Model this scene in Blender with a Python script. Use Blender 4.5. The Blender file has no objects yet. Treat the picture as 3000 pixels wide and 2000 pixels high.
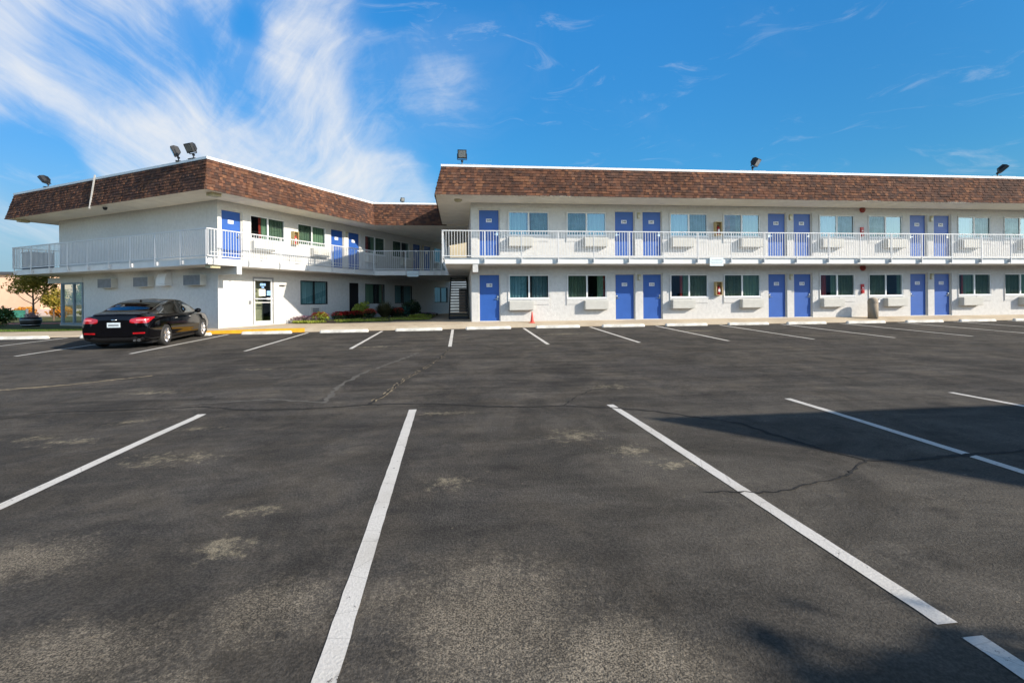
import bpy, math, random
from math import sin, cos, pi, radians, sqrt, atan2
from mathutils import Vector, Matrix, noise
random.seed(7)
scn = bpy.context.scene
COL = scn.collection
XF = {}                                   # world matrix of every Empty / thing

# ------------------------------------------------------------------ materials
class NT:
    def __init__(s, m):
        s.t = m.node_tree; s.t.nodes.clear(); s.n = s.t.nodes; s.l = s.t.links
    def add(s, typ, **kw):
        nd = s.n.new(typ)
        ins = kw.pop('ins', {})
        for k, v in kw.items(): setattr(nd, k, v)
        for k, v in ins.items():
            if hasattr(v, 'is_output'): s.l.new(v, nd.inputs[k])
            else: nd.inputs[k].default_value = v
        return nd
    def math(s, op, a, b=0.0, c=None, clamp=False):
        d = {0: a, 1: b}
        if c is not None: d[2] = c
        return s.add('ShaderNodeMath', operation=op, use_clamp=clamp, ins=d).outputs[0]
    def noise(s, vec, scale, detail=4, rough=.55, dist=0):
        return s.add('ShaderNodeTexNoise', ins={'Vector': vec, 'Scale': scale, 'Detail': detail, 'Roughness': rough, 'Distortion': dist}).outputs[0]
    def ramp(s, f, stops, interp='LINEAR'):
        r = s.add('ShaderNodeValToRGB', ins={0: f}); cr = r.color_ramp; cr.interpolation = interp
        while len(cr.elements) < len(stops): cr.elements.new(.5)
        for e, (p, c) in zip(cr.elements, stops):
            e.position = p; e.color = (c[0], c[1], c[2], 1) if not isinstance(c, (int, float)) else (c, c, c, 1)
        return r.outputs[0]
    def mapr(s, v, a, b, c=0., d=1., smooth=True):
        return s.add('ShaderNodeMapRange', interpolation_type='SMOOTHSTEP' if smooth else 'LINEAR',
                     ins={0: v, 1: a, 2: b, 3: c, 4: d}).outputs[0]
    def mix(s, f, a, b, blend='MIX'):
        nd = s.n.new('ShaderNodeMix'); nd.data_type = 'RGBA'; nd.blend_type = blend
        for k, v in ((0, f), (6, a), (7, b)):
            if hasattr(v, 'is_output'): s.l.new(v, nd.inputs[k])
            else: nd.inputs[k].default_value = (v[0], v[1], v[2], 1) if isinstance(v, tuple) else v
        return nd.outputs[2]
    def bump(s, h, st=.3, dist=.01):
        return s.add('ShaderNodeBump', ins={'Height': h, 'Strength': st, 'Distance': dist}).outputs[0]
    def out(s, sh): s.l.new(sh, s.add('ShaderNodeOutputMaterial').inputs[0])
    def pbsdf(s, col, rough=.6, metal=0., nrm=None, spec=.5, coat=0.):
        ins = {'Roughness': rough, 'Metallic': metal, 'Specular IOR Level': spec, 'Coat Weight': coat}
        ins['Base Color'] = col if hasattr(col, 'is_output') else (col[0], col[1], col[2], 1)
        if nrm is not None: ins['Normal'] = nrm
        return s.add('ShaderNodeBsdfPrincipled', ins=ins).outputs[0]

def newmat(name):
    m = bpy.data.materials.new(name); m.use_nodes = True
    return m, NT(m)

def simple(name, col, rough=.6, metal=0., var=.12, nscale=6., bump=0., bscale=40., spec=.5, coat=0.):
    m, t = newmat(name)
    co = t.add('ShaderNodeTexCoord').outputs['Object']
    n = t.noise(co, nscale, 5, .6)
    a = tuple(c * (1 - var) for c in col); b = tuple(min(1, c * (1 + var)) for c in col)
    c = t.mix(t.mapr(n, .3, .7), a, b)
    nr = t.bump(t.noise(co, bscale, 4, .6), bump, .01) if bump else None
    t.out(t.pbsdf(c, rough, metal, nr, spec, coat))
    return m

def stucco(name, col):
    m, t = newmat(name)
    co = t.add('ShaderNodeTexCoord').outputs['Object']
    big = t.noise(co, .5, 4, .6); med = t.noise(co, 7, 5, .62); fin = t.noise(co, 38, 4, .6, .6)
    c = t.mix(t.mapr(big, .3, .7), tuple(x * .93 for x in col), col)
    c = t.mix(t.mapr(med, .35, .62), t.mix(.5, c, tuple(x * .80 for x in col)), c)
    st = t.add('ShaderNodeMapping', ins={0: co, 3: (5, 5, .35)}).outputs[0]
    drip = t.mapr(t.noise(st, 1.3, 5, .65), .54, .80, 0, .38)
    c = t.mix(drip, c, (.50, .46, .40))
    h = t.math('ADD', t.math('MULTIPLY', med, .6), t.math('MULTIPLY', fin, .6))
    t.out(t.pbsdf(c, .85, 0, t.bump(h, .55, .035), .25))
    return m

M = {}
M['stucco'] = stucco('stucco', (.62, .61, .585))
M['soffit'] = simple('soffit_paint', (.86, .78, .64), .8, var=.06, nscale=2, bump=.1, bscale=60)
M['white_paint'] = simple('white_painted_metal', (.72, .72, .71), .4, var=.04, nscale=3)
M['rail_white'] = simple('white_rail_paint', (.60, .60, .60), .38, var=.03, nscale=2)
M['slab'] = simple('painted_concrete', (.70, .69, .665), .7, var=.05, nscale=2.5, bump=.1, bscale=30)
M['door_blue'] = simple('blue_door_paint', (.024, .095, .36), .42, var=.05, nscale=2)
M['jamb'] = simple('door_jamb_paint', (.62, .58, .50), .6, var=.06)
M['chrome'] = simple('brushed_steel', (.75, .75, .75), .22, 1., var=.05)
M['dark_metal'] = simple('dark_metal', (.022, .023, .026), .5, .3, var=.15)
M['grey_metal'] = simple('grey_metal', (.32, .33, .34), .4, .6, var=.1)
M['vent_grey'] = simple('vent_grille', (.20, .205, .22), .6, .2, var=.12)
M['ac_beige'] = simple('beige_sleeve', (.53, .515, .465), .5, var=.04, nscale=4)
M['black_frame'] = simple('bronze_frame', (.018, .02, .022), .4, .3, var=.1)
M['lamp_beige'] = simple('lamp_housing', (.45, .40, .25), .5, var=.12, nscale=20)
M['lamp_glass'] = simple('lamp_diffuser', (.62, .60, .50), .25, var=.05)
M['red'] = simple('red_enamel', (.42, .012, .015), .35, var=.12, nscale=20)
M['dark_red'] = simple('dull_red_bell', (.22, .022, .014), .4, var=.2, nscale=15)
M['wood'] = simple('tan_cabinet', (.50, .37, .17), .6, var=.15, nscale=14)
M['cone'] = simple('orange_rubber', (.80, .075, .05), .5, var=.1)
M['bin'] = simple('exposed_aggregate', (.33, .27, .20), .9, var=.25, nscale=45, bump=.5, bscale=60)
M['stop'] = simple('wheel_stop_concrete', (.60, .575, .52), .88, var=.2, nscale=4, bump=.4, bscale=40)
M['stair'] = simple('stair_steel', (.02, .024, .028), .5, .3, var=.2)
M['tyre'] = simple('tyre_rubber', (.022, .021, .02), .75, var=.2, nscale=15)
M['alloy'] = simple('alloy_wheel', (.72, .72, .74), .25, .9, var=.05)
M['carpaint'] = simple('black_car_paint', (.002, .002, .003), .06, 0., var=.05, spec=.38)
M['car_trim'] = simple('black_trim', (.01, .01, .011), .5, var=.1)
M['taillight'] = simple('red_lens', (.36, .004, .008), .12, var=.1, coat=1.)
M['lens_pale'] = simple('pale_red_lens', (.85, .22, .22), .15, var=.1)
M['plate_white'] = simple('licence_plate', (.55, .62, .66), .4, var=.1, nscale=40)
M['bark'] = simple('bark', (.12, .085, .06), .9, var=.3, nscale=20, bump=.5)
M['soil'] = simple('soil', (.07, .05, .033), .95, var=.35, nscale=9, bump=.6, bscale=30)
M['door_dark'] = simple('dark_doorway', (.006, .006, .007), .6, var=.2)
M['paper'] = simple('paper_notice', (.80, .79, .74), .7, var=.03)
M['decal'] = simple('blue_decal', (.22, .38, .62), .5, var=.3, nscale=18)
M['ink'] = simple('dark_ink', (.03, .04, .09), .6, var=.1)
M['sign_pale'] = simple('pale_sign', (.66, .76, .78), .5, var=.05)
M['yellow'] = simple('yellow_kerb_paint', (.80, .40, .02), .7, var=.12, nscale=7, bump=.3)
M['orange_wall'] = simple('orange_stucco', (.78, .50, .34), .85, var=.12, nscale=.25, bump=.2)
M['roof_dark'] = simple('dark_roof_edge', (.06, .06, .065), .7, var=.1)
M['red_strip'] = simple('red_paving', (.62, .15, .075), .85, var=.12, nscale=2)
M['car_red'] = simple('red_car_paint', (.5, .012, .015), .25, coat=1., var=.05)
M['pink_wall'] = simple('pink_block', (.62, .46, .40), .8, var=.08, nscale=1)
M['green_fence'] = simple('green_screen', (.05, .22, .15), .6, var=.2)
M['flat_roof'] = simple('roof_membrane', (.45, .45, .44), .85, var=.12, nscale=1)
M['tan_panel'] = simple('tan_inner_panel', (.30, .25, .15), .8, var=.2, nscale=3)
M['tan_panel2'] = simple('beige_stucco', (.52, .42, .27), .85, var=.1, nscale=2)
M['slate_frame'] = simple('slate_frame', (.17, .22, .26), .45, .2, var=.1)
M['storage'] = simple('grey_blue_box', (.10, .13, .17), .6, var=.1)
M['pale_plinth'] = simple('pale_blue_grey_plinth', (.22, .27, .32), .85, var=.1, nscale=2)  # blue-grey of a wall in shade, put into the base colour
M['pipe_grey'] = simple('pipe_grey', (.40, .39, .37), .5, var=.08)
M['interior'] = simple('dark_interior', (.05, .045, .04), .9, var=.1)
M['tile_floor'] = simple('lobby_floor', (.35, .30, .24), .4, var=.1)

def glassmat(name, tint, refl, tr):
    m, t = newmat(name)
    lw = t.add('ShaderNodeLayerWeight', ins={0: .5}).outputs['Facing']
    f = t.math('ADD', t.math('MULTIPLY', t.math('POWER', lw, 4.0), .8), refl, clamp=True)
    g = t.add('ShaderNodeBsdfGlossy', ins={0: (tint[0], tint[1], tint[2], 1), 'Roughness': .015}).outputs[0]
    tp = t.add('ShaderNodeBsdfTransparent', ins={0: (tr[0], tr[1], tr[2], 1)}).outputs[0]
    t.out(t.add('ShaderNodeMixShader', ins={0: f, 1: tp, 2: g}).outputs[0])
    return m
M['glass'] = glassmat('window_glass', (.64, .85, 1.), .16, (.84, .93, .92))
M['glass_clear'] = glassmat('shop_glass', (.9, .97, 1.), .16, (.80, .92, .92))
M['glass_car'] = glassmat('tinted_glass', (.8, .9, 1.), .09, (.10, .11, .12))
M['lens'] = glassmat('lamp_lens', (1, 1, 1), .12, (.9, .9, .88))

def screenmat():
    m, t = newmat('insect_screen')
    co = t.add('ShaderNodeTexCoord').outputs['Object']
    n = t.noise(co, 3, 3)
    d = t.add('ShaderNodeBsdfDiffuse', ins={0: (.035, .04, .042, 1)}).outputs[0]
    tp = t.add('ShaderNodeBsdfTransparent').outputs[0]
    t.out(t.add('ShaderNodeMixShader', ins={0: t.mapr(n, .2, .8, .22, .34), 1: tp, 2: d}).outputs[0])
    return m
M['screen'] = screenmat()

def fabric(name, a, b):
    m, t = newmat(name)
    co = t.add('ShaderNodeTexCoord').outputs['Object']
    s = t.add('ShaderNodeMapping', ins={0: co, 3: (9, 9, .25)}).outputs[0]
    c = t.mix(t.mapr(t.noise(s, 2.0, 4, .6), .3, .7), a, b)
    sh = t.add('ShaderNodeBsdfPrincipled', ins={'Base Color': c, 'Roughness': .9, 'Specular IOR Level': .1}).outputs[0]
    t.out(sh); return m
M['curtain'] = fabric('green_curtain', (.11, .18, .125), (.21, .29, .18))
M['curtain_red'] = fabric('red_curtain', (.20, .02, .014), (.30, .035, .025))
M['curtain_sheer'] = fabric('sheer_curtain', (.10, .22, .25), (.21, .34, .37))

def shingle_mat():
    m, t = newmat('asphalt_shingle')
    at = t.add('ShaderNodeAttribute', attribute_name='Col')
    co = t.add('ShaderNodeTexCoord').outputs['Object']
    n = t.noise(co, 30, 4, .7); n2 = t.noise(co, .55, 3, .6)
    c = t.mix(t.mapr(n, .3, .7, 0, .35), at.outputs[0], (.05, .028, .02))
    c = t.mix(t.mapr(n2, .5, .72, 0, .45), c, (.06, .04, .035))
    t.out(t.pbsdf(c, .9, 0, t.bump(t.noise(co, 120, 3), .4, .01), .15))
    return m
M['shingle'] = shingle_mat()

def leafmat(name, a, b, c3=None):
    m, t = newmat(name)
    g = t.add('ShaderNodeNewGeometry').outputs['Random Per Island']
    st = [(0, a), (.6, b)] + ([(1, c3)] if c3 else [(1, tuple(x * 1.25 for x in b))])
    c = t.ramp(g, st)
    p = t.add('ShaderNodeBsdfPrincipled', ins={'Base Color': c, 'Roughness': .6, 'Specular IOR Level': .25}).outputs[0]
    tl = t.add('ShaderNodeBsdfTranslucent', ins={0: c}).outputs[0]
    t.out(t.add('ShaderNodeMixShader', ins={0: .3, 1: p, 2: tl}).outputs[0])
    return m
M['leaf'] = leafmat('leaf_green', (.03, .06, .018), (.08, .13, .03))
M['leaf_olive'] = leafmat('leaf_olive', (.14, .13, .02), (.36, .29, .045), (.52, .36, .07))
M['leaf_dark'] = leafmat('leaf_dark', (.015, .03, .016), (.04, .07, .03))
M['leaf_blue'] = leafmat('leaf_bluegreen', (.012, .05, .042), (.03, .10, .075))
M['flower_red'] = leafmat('flower_red', (.42, .012, .02), (.62, .035, .045))
M['flower_coral'] = leafmat('flower_coral', (.70, .09, .05), (.75, .16, .09))
M['flower_purple'] = leafmat('flower_purple', (.22, .03, .16), (.38, .10, .30))
M['leaf_grey'] = leafmat('dusty_leaf', (.20, .13, .14), (.33, .24, .24))
M['leaf_gold'] = leafmat('autumn_leaf', (.45, .16, .015), (.60, .26, .03))
M['leaf_lime'] = leafmat('lime_leaf', (.20, .26, .03), (.36, .40, .07))
M['grass_blade'] = leafmat('grass_blade', (.045, .10, .014), (.11, .19, .03), (.20, .22, .06))
M['grass_clump'] = leafmat('ornamental_grass', (.05, .055, .025), (.12, .11, .05))

# ------------------------------------------------------------------ mesh helper
class MB:
    def __init__(s): s.v = []; s.f = []; s.c = []; s.col = None; s.sm = []
    def poly(s, pts, smooth=False):
        b = len(s.v); s.v += [tuple(p) for p in pts]; s.f.append(tuple(range(b, b + len(pts)))); s.c.append(s.col); s.sm.append(smooth)
    def grid(s, rows, smooth=True, close=False):
        b = len(s.v); n = len(rows[0])
        for r in rows: s.v += [tuple(p) for p in r]
        for i in range(len(rows) - 1):
            for j in range(n if close else n - 1):
                k = (j + 1) % n
                s.f.append((b + i * n + j, b + i * n + k, b + (i + 1) * n + k, b + (i + 1) * n + j)); s.c.append(s.col); s.sm.append(smooth)
    def box(s, x0, y0, z0, x1, y1, z1, mt=None):
        if x0 > x1: x0, x1 = x1, x0
        if y0 > y1: y0, y1 = y1, y0
        if z0 > z1: z0, z1 = z1, z0
        p = [(x0, y0, z0), (x1, y0, z0), (x1, y1, z0), (x0, y1, z0), (x0, y0, z1), (x1, y0, z1), (x1, y1, z1), (x0, y1, z1)]
        if mt is not None: p = [tuple(mt @ Vector(q)) for q in p]
        b = len(s.v); s.v += p
        for q in ((0, 3, 2, 1), (4, 5, 6, 7), (0, 1, 5, 4), (1, 2, 6, 5), (2, 3, 7, 6), (3, 0, 4, 7)):
            s.f.append(tuple(b + i for i in q)); s.c.append(s.col); s.sm.append(False)
    def bar(s, p, q, w, h=None, up=(0, 0, 1)):
        h = h or w; p = Vector(p); q = Vector(q); d = (q - p); L = d.length; d.normalize()
        u = Vector(up)
        if abs(d.dot(u)) > .98: u = Vector((0, 1, 0))
        r = d.cross(u).normalized(); u = r.cross(d).normalized()
        mt = Matrix((r, d, u)).transposed().to_4x4(); mt.translation = p
        s.box(-w / 2, 0, -h / 2, w / 2, L, h / 2, mt)
    def tube(s, pts, r, n=8, taper=None, cap=True):
        rows = []
        for i, p in enumerate(pts):
            p = Vector(p); a = Vector(pts[max(0, i - 1)]); b = Vector(pts[min(len(pts) - 1, i + 1)])
            d = (b - a).normalized(); u = Vector((0, 0, 1)) if abs(d.z) < .9 else Vector((1, 0, 0))
            x = d.cross(u).normalized(); y = d.cross(x).normalized()
            rr = r if taper is None else taper[i]
            rows.append([p + x * rr * cos(2 * pi * k / n) + y * rr * sin(2 * pi * k / n) for k in range(n)])
        s.grid(rows, True, True)
        if cap: s.poly(rows[0]); s.poly(rows[-1][::-1])
    def lathe(s, prof, n=24, mt=None, smooth=True):
        rows = []
        for r, z in prof:
            row = [Vector((r * cos(2 * pi * k / n), r * sin(2 * pi * k / n), z)) for k in range(n)]
            if mt is not None: row = [mt @ p for p in row]
            rows.append(row)
        s.grid(rows, smooth, True)
    def prism(s, poly, z0, z1):
        n = len(poly)
        s.poly([(x, y, z1) for x, y in poly]); s.poly([(x, y, z0) for x, y in poly[::-1]])
        for i in range(n):
            a = poly[i]; b = poly[(i + 1) % n]
            s.poly([(a[0], a[1], z0), (b[0], b[1], z0), (b[0], b[1], z1), (a[0], a[1], z1)])
    def mesh(s, name, mat, inv=None):
        me = bpy.data.meshes.new(name)
        v = s.v if inv is None else [tuple(inv @ Vector(p)) for p in s.v]
        me.from_pydata(v, [], s.f)
        me.materials.append(M[mat] if isinstance(mat, str) else mat)
        me.polygons.foreach_set('use_smooth', s.sm)
        if any(c is not None for c in s.c):
            a = me.color_attributes.new('Col', 'FLOAT_COLOR', 'CORNER')
            for p, c in zip(me.polygons, s.c):
                for li in p.loop_indices: a.data[li].color = (c[0], c[1], c[2], 1)
        me.update(); return me
    def build(s, name, mat, parent=None, world=True):
        inv = XF[parent.name].inverted() if (parent is not None and world and parent.name in XF) else None
        return link(name, s.mesh(name, mat, inv), parent)

def link(name, me, parent=None, loc=None, rz=0.):
    o = bpy.data.objects.new(name, me); COL.objects.link(o)
    if parent is not None:
        o.parent = parent
        if parent.name in XF: XF[o.name] = XF[parent.name]
    if loc is not None: o.location = loc; o.rotation_euler = (0, 0, rz)
    return o

def tag(o, label=None, cat=None, group=None, kind=None):
    if label: o['label'] = label
    if cat: o['category'] = cat
    if group: o['group'] = group
    if kind: o['kind'] = kind
    return o

def thing(name, label, cat, loc=(0, 0, 0), rz=0., group=None):
    o = bpy.data.objects.new(name, None); COL.objects.link(o)
    o.location = loc; o.rotation_euler = (0, 0, rz); o.empty_display_size = .2
    XF[o.name] = Matrix.Translation(loc) @ Matrix.Rotation(rz, 4, 'Z')
    return tag(o, label, cat, group)

def dup(root, loc, rz, label):
    r = root.copy(); COL.objects.link(r); r.location = loc; r.rotation_euler = (0, 0, rz); r['label'] = label
    XF[r.name] = Matrix.Translation(loc) @ Matrix.Rotation(rz, 4, 'Z')
    for ch in list(root.children):
        c = ch.copy(); COL.objects.link(c); c.parent = r
        for g in list(ch.children):
            d = g.copy(); COL.objects.link(d); d.parent = c
    return r

FONT = {}
def text_mesh(txt, h):
    k = (txt, h)
    if k in FONT: return FONT[k]
    cu = bpy.data.curves.new('lettering', 'FONT'); cu.body = txt; cu.size = h; cu.align_x = 'CENTER'; cu.align_y = 'CENTER'
    cu.extrude = .002; cu.resolution_u = 3; cu.offset = h * .018
    ob = bpy.data.objects.new('lettering', cu); COL.objects.link(ob)
    dg = bpy.context.evaluated_depsgraph_get()
    me = bpy.data.meshes.new_from_object(ob.evaluated_get(dg))
    bpy.data.objects.remove(ob); bpy.data.curves.remove(cu)
    me.transform(Matrix.Rotation(radians(90), 4, 'X'))        # faces -Y
    FONT[k] = me; return me

# ------------------------------------------------------------------ ground
def sstep(a, b, x):
    t = max(0., min(1., (x - a) / (b - a))); return t * t * (3 - 2 * t)
def gz(x, y):
    """height of the asphalt: a flat near apron, then a gentle rise to the building"""
    d = y - 7
    t = max(0., min(1., d / 12.7))
    z = -.07 + (.4 * min(d / 12.7, 1.12) if d > 0 else 0.)
    z += -.01 * math.exp(-(d * d) / .5)
    return z - .0065 * max(0, min(20, 4 - x)) * t
KERB_Y = 20.12
def wz(x, y):
    """walkway top"""
    base = .565 if x > 0 else (.565 + (.485 - .565) * min(1, -x / 8) if x > -8 else max(.30, .485 - (-8 - x) * .022))
    return base - .09 * (1 - sstep(KERB_Y, KERB_Y + .8, y)) * (1 if x > 0 else .8)

def asphalt():
    m, t = newmat('asphalt')
    co = t.add('ShaderNodeTexCoord').outputs['Object']
    sep = t.add('ShaderNodeSeparateXYZ', ins={0: co})
    X, Y = sep.outputs[0], sep.outputs[1]
    st = t.add('ShaderNodeMapping', ins={0: co, 2: (0, 0, .12), 3: (.35, 1.5, 1)}).outputs[0]
    n_big = t.noise(co, .33, 5, .6, .4); n_mid = t.noise(co, 1.6, 6, .65, .5); n_st = t.noise(st, .8, 6, .65)
    n_s = t.noise(co, 9, 5, .7); n_f = t.noise(co, 55, 4, .75); n_ff = t.noise(co, 150, 2, .7)
    base = t.ramp(n_st, [(.28, (.036, .034, .034)), (.5, (.055, .051, .048)), (.75, (.078, .070, .062))])
    base = t.mix(t.mapr(n_mid, .40, .66, 0, .8), base, (.108, .092, .074))
    base = t.mix(t.mapr(n_big, .48, .66, 0, .75), base, (.034, .032, .034))
    base = t.mix(t.mapr(n_s, .48, .7, 0, .45), base, (.115, .10, .085))
    base = t.mix(t.mapr(n_s, .5, .25, 0, .4), base, (.03, .029, .029))
    # browner, more worn coat on the near right, darker seal coat further out
    warm = t.math('MULTIPLY', t.mapr(X, -.5, 2.5), t.mapr(Y, 8.5, 4.5))
    base = t.mix(t.math('MULTIPLY', warm, .5), base, (.125, .112, .094))
    # fine stone grain
    grain = t.mapr(n_f, .38, .66)
    base = t.mix(.42, base, t.mix(grain, (.025, .024, .023), (.125, .115, .102)))
    # worn patches with exposed aggregate
    def spots(lst):
        acc = None
        for (x, y, rx, ry) in lst:
            dx = t.math('MULTIPLY', t.math('SUBTRACT', X, x), 1 / rx); dy = t.math('MULTIPLY', t.math('SUBTRACT', Y, y), 1 / ry)
            d = t.math('SQRT', t.math('ADD', t.math('MULTIPLY', dx, dx), t.math('MULTIPLY', dy, dy)))
            s = t.math('SUBTRACT', 1, d, clamp=True)
            acc = s if acc is None else t.math('MAXIMUM', acc, s)
        return acc
    coarse = t.noise(co, 112, 3, .6, .3); coarse2 = t.noise(co, 34, 4, .65)
    worn = spots([(.15, 2.35, .85, .9), (.55, 2.0, .8, .6), (-.95, 2.55, .5, .42), (-1.8, 2.3, .9, .45), (-1.3, 1.95, .5, .35), (-2.4, 2.1, .9, .5), (-2.6, 3.2, .7, .5)])
    wm = t.mapr(t.math('ADD', worn, t.math('ADD', t.math('MULTIPLY', t.math('SUBTRACT', n_mid, .5), 1.0), t.math('MULTIPLY', t.math('SUBTRACT', coarse2, .5), 1.2))), .16, .95)
    stones = t.mapr(t.math('ADD', t.math('MULTIPLY', coarse, .75), t.math('MULTIPLY', n_f, .35)), .50, .64)
    base = t.mix(t.math('MULTIPLY', wm, t.math('ADD', .20, t.math('MULTIPLY', stones, .75))), base, (.32, .275, .215))
    base = t.mix(t.math('MULTIPLY', wm, t.math('MULTIPLY', t.mapr(coarse, .45, .36), .7)), base, (.022, .02, .018))
    # pale dusty scuffs
    dust = spots([(1.25, 5.35, .62, .5), (1.72, 4.75, .5, .34), (2.0, 4.3, .42, .24), (-4.4, 6.8, .4, .3), (-4.4, 5.9, .6, .3), (-4.9, 6.1, .5, .3), (-3.2, 6.3, .6, .2), (-.2, 6.7, .8, .2),
                  (2.6, 8.1, .9, .3), (-4.3, 10.9, 1.0, .2), (-1.5, 3.75, .4, .2), (-.1, 4.1, .4, .3), (-1.5, 3.2, .4, .3), (-5.2, 8.7, .8, .3), (-2.9, 5.1, .8, .4), (-2.5, 14.5, 1.5, .35), (3.5, 17, 2, .4), (9, 17.5, 2, .4)])
    dm = t.mapr(t.math('ADD', dust, t.math('ADD', t.math('MULTIPLY', t.math('SUBTRACT', coarse2, .5), 1.5), t.math('MULTIPLY', t.math('SUBTRACT', n_s, .5), 2.6))), .45, 1.35)
    base = t.mix(t.math('MULTIPLY', dm, t.math('ADD', .25, t.math('MULTIPLY', t.mapr(coarse, .42, .58), .5))), base, (.43, .37, .26))
    chips = t.mapr(t.math('ADD', t.noise(co, 6.5, 3, .6), t.math('MULTIPLY', t.math('SUBTRACT', coarse2, .5), .35)), .735, .80)
    base = t.mix(t.math('MULTIPLY', chips, .55), base, (.33, .27, .19))
    # broad blotches and brush streaks of the seal coat, tyre scuffing
    blot = t.mapr(t.noise(co, .75, 9, .72, .8), .30, .70, .66, 1.36); strk = t.mapr(t.noise(t.add('ShaderNodeMapping', ins={0: co, 2: (0, 0, .05), 3: (.22, 3.2, 1)}).outputs[0], 1.1, 7, .7, .3), .3, .7, .72, 1.28)
    far = t.mapr(Y, 5., 8.); base = t.mix(t.math('MULTIPLY', t.mapr(t.noise(co, 2.6, 8, .75, .5), .52, .70), .5), base, (.022, .021, .021)); f_ = t.math('MULTIPLY', blot, t.math('ADD', t.math('MULTIPLY', t.math('SUBTRACT', strk, 1.), t.math('ADD', .4, t.math('MULTIPLY', far, .6))), 1.))
    base = t.mix(1., base, t.add('ShaderNodeCombineXYZ', ins={0: f_, 1: f_, 2: f_}).outputs[0], 'MULTIPLY')
    oil = t.mapr(t.noise(co, 1.05, 3, .5), .66, .74)
    base = t.mix(t.math('MULTIPLY', oil, .55), base, (.018, .017, .017))
    h = t.math('ADD', t.math('MULTIPLY', n_f, .7), t.math('MULTIPLY', n_ff, .4))
    base = t.mix(1., base, (1.04, 1.03, 1.0), 'MULTIPLY')
    t.out(t.pbsdf(base, .9, 0, t.bump(h, .9, .014), .18))
    return m
M['asphalt'] = asphalt()

def paintmat():
    m, t = newmat('road_paint')
    co = t.add('ShaderNodeTexCoord').outputs['Object']
    n = t.noise(co, 14, 5, .7); f = t.noise(co, 60, 3, .7); b = t.noise(co, 1.3, 3, .6)
    c = t.mix(t.mapr(f, .3, .7), (.60, .575, .535), (.71, .685, .645))
    c = t.mix(t.mapr(b, .42, .72, 0, .6), c, (.50, .47, .42))
    chip = t.mapr(t.math('ADD', n, t.math('MULTIPLY', t.math('SUBTRACT', f, .5), .5)), .65, .71)
    c = t.mix(t.math('MULTIPLY', chip, .9), c, (.06, .053, .047))
    crk = t.mapr(t.add('ShaderNodeTexVoronoi', feature='DISTANCE_TO_EDGE', ins={'Vector': co, 'Scale': 3.2}).outputs[0], .012, .004)
    c = t.mix(t.math('MULTIPLY', crk, .25), c, (.10, .09, .08))
    t.out(t.pbsdf(c, .75, 0, t.bump(f, .5, .008), .3)); return m
M['road_paint'] = paintmat()

def concrete_mat(name, a, b, stain):
    m, t = newmat(name)
    co = t.add('ShaderNodeTexCoord').outputs['Object']
    n = t.noise(co, 1.2, 5, .65); f = t.noise(co, 40, 4, .7); n2 = t.noise(co, .5, 4, .6)
    c = t.mix(t.mapr(n, .3, .7), a, b)
    c = t.mix(t.mapr(n2, .5, .75, 0, .6), c, stain)
    c = t.mix(.25, c, t.mix(f, tuple(x * .5 for x in a), tuple(min(1, x * 1.5) for x in b)))
    t.out(t.pbsdf(c, .9, 0, t.bump(f, .4, .008), .2)); return m
M['walk'] = concrete_mat('sidewalk_concrete', (.42, .345, .25), (.56, .47, .35), (.35, .25, .16))
M['crack'] = simple('crack_gap', (.012, .011, .010), .95, var=.3, nscale=12)
M['crack_fill'] = simple('dusty_crack_filler', (.24, .19, .12), .95, var=.4, nscale=14)

def terrain_mat():
    m, t = newmat('ground_earth')
    co = t.add('ShaderNodeTexCoord').outputs['Object']
    n = t.noise(co, .08, 5, .6); f = t.noise(co, 3, 5, .7)
    c = t.mix(t.mapr(n, .4, .62), (.10, .11, .035), (.19, .16, .09))
    c = t.mix(t.mapr(f, .3, .7, 0, .5), c, (.06, .08, .02))
    t.out(t.pbsdf(c, .95, 0, t.bump(f, .4, .05), .1)); return m
M['earth'] = terrain_mat()

def surface_grid(xs, ys, zf):
    b = MB(); b.grid([[(x, y, zf(x, y)) for x in xs] for y in ys], True); return b
def frange(a, b, n): return [a + (b - a) * i / n for i in range(n + 1)]

# terrain out to the horizon
xs = [-900, -400, -200, -120, -80, -60, -45, -36, -28, -22, -16, -10, -4, 2, 8, 16, 24, 32, 40, 60, 90, 150, 300, 900]
ys = [-900, -300, -120, -60, -30, -16, -8, 0, 7, 12, 16, 20, 21, 23, 26, 30, 36, 44, 60, 90, 140, 260, 500, 1200]
def tz(x, y):
    z = gz(x, y) - .12
    if y > 20.2: z = max(-.02, .22 - .0 * y) if x < -12 else .20
    return z
tag(surface_grid(xs, ys, tz).build('ground', 'earth'), kind='structure')
# asphalt lot
xs = frange(-40, 60, 100); ys = frange(-14, 5, 19) + frange(5.5, 9, 14) + frange(9.5, 20.3, 14)
lot = tag(surface_grid(xs, ys, gz).build('parking_lot', 'asphalt'), kind='structure')

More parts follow.
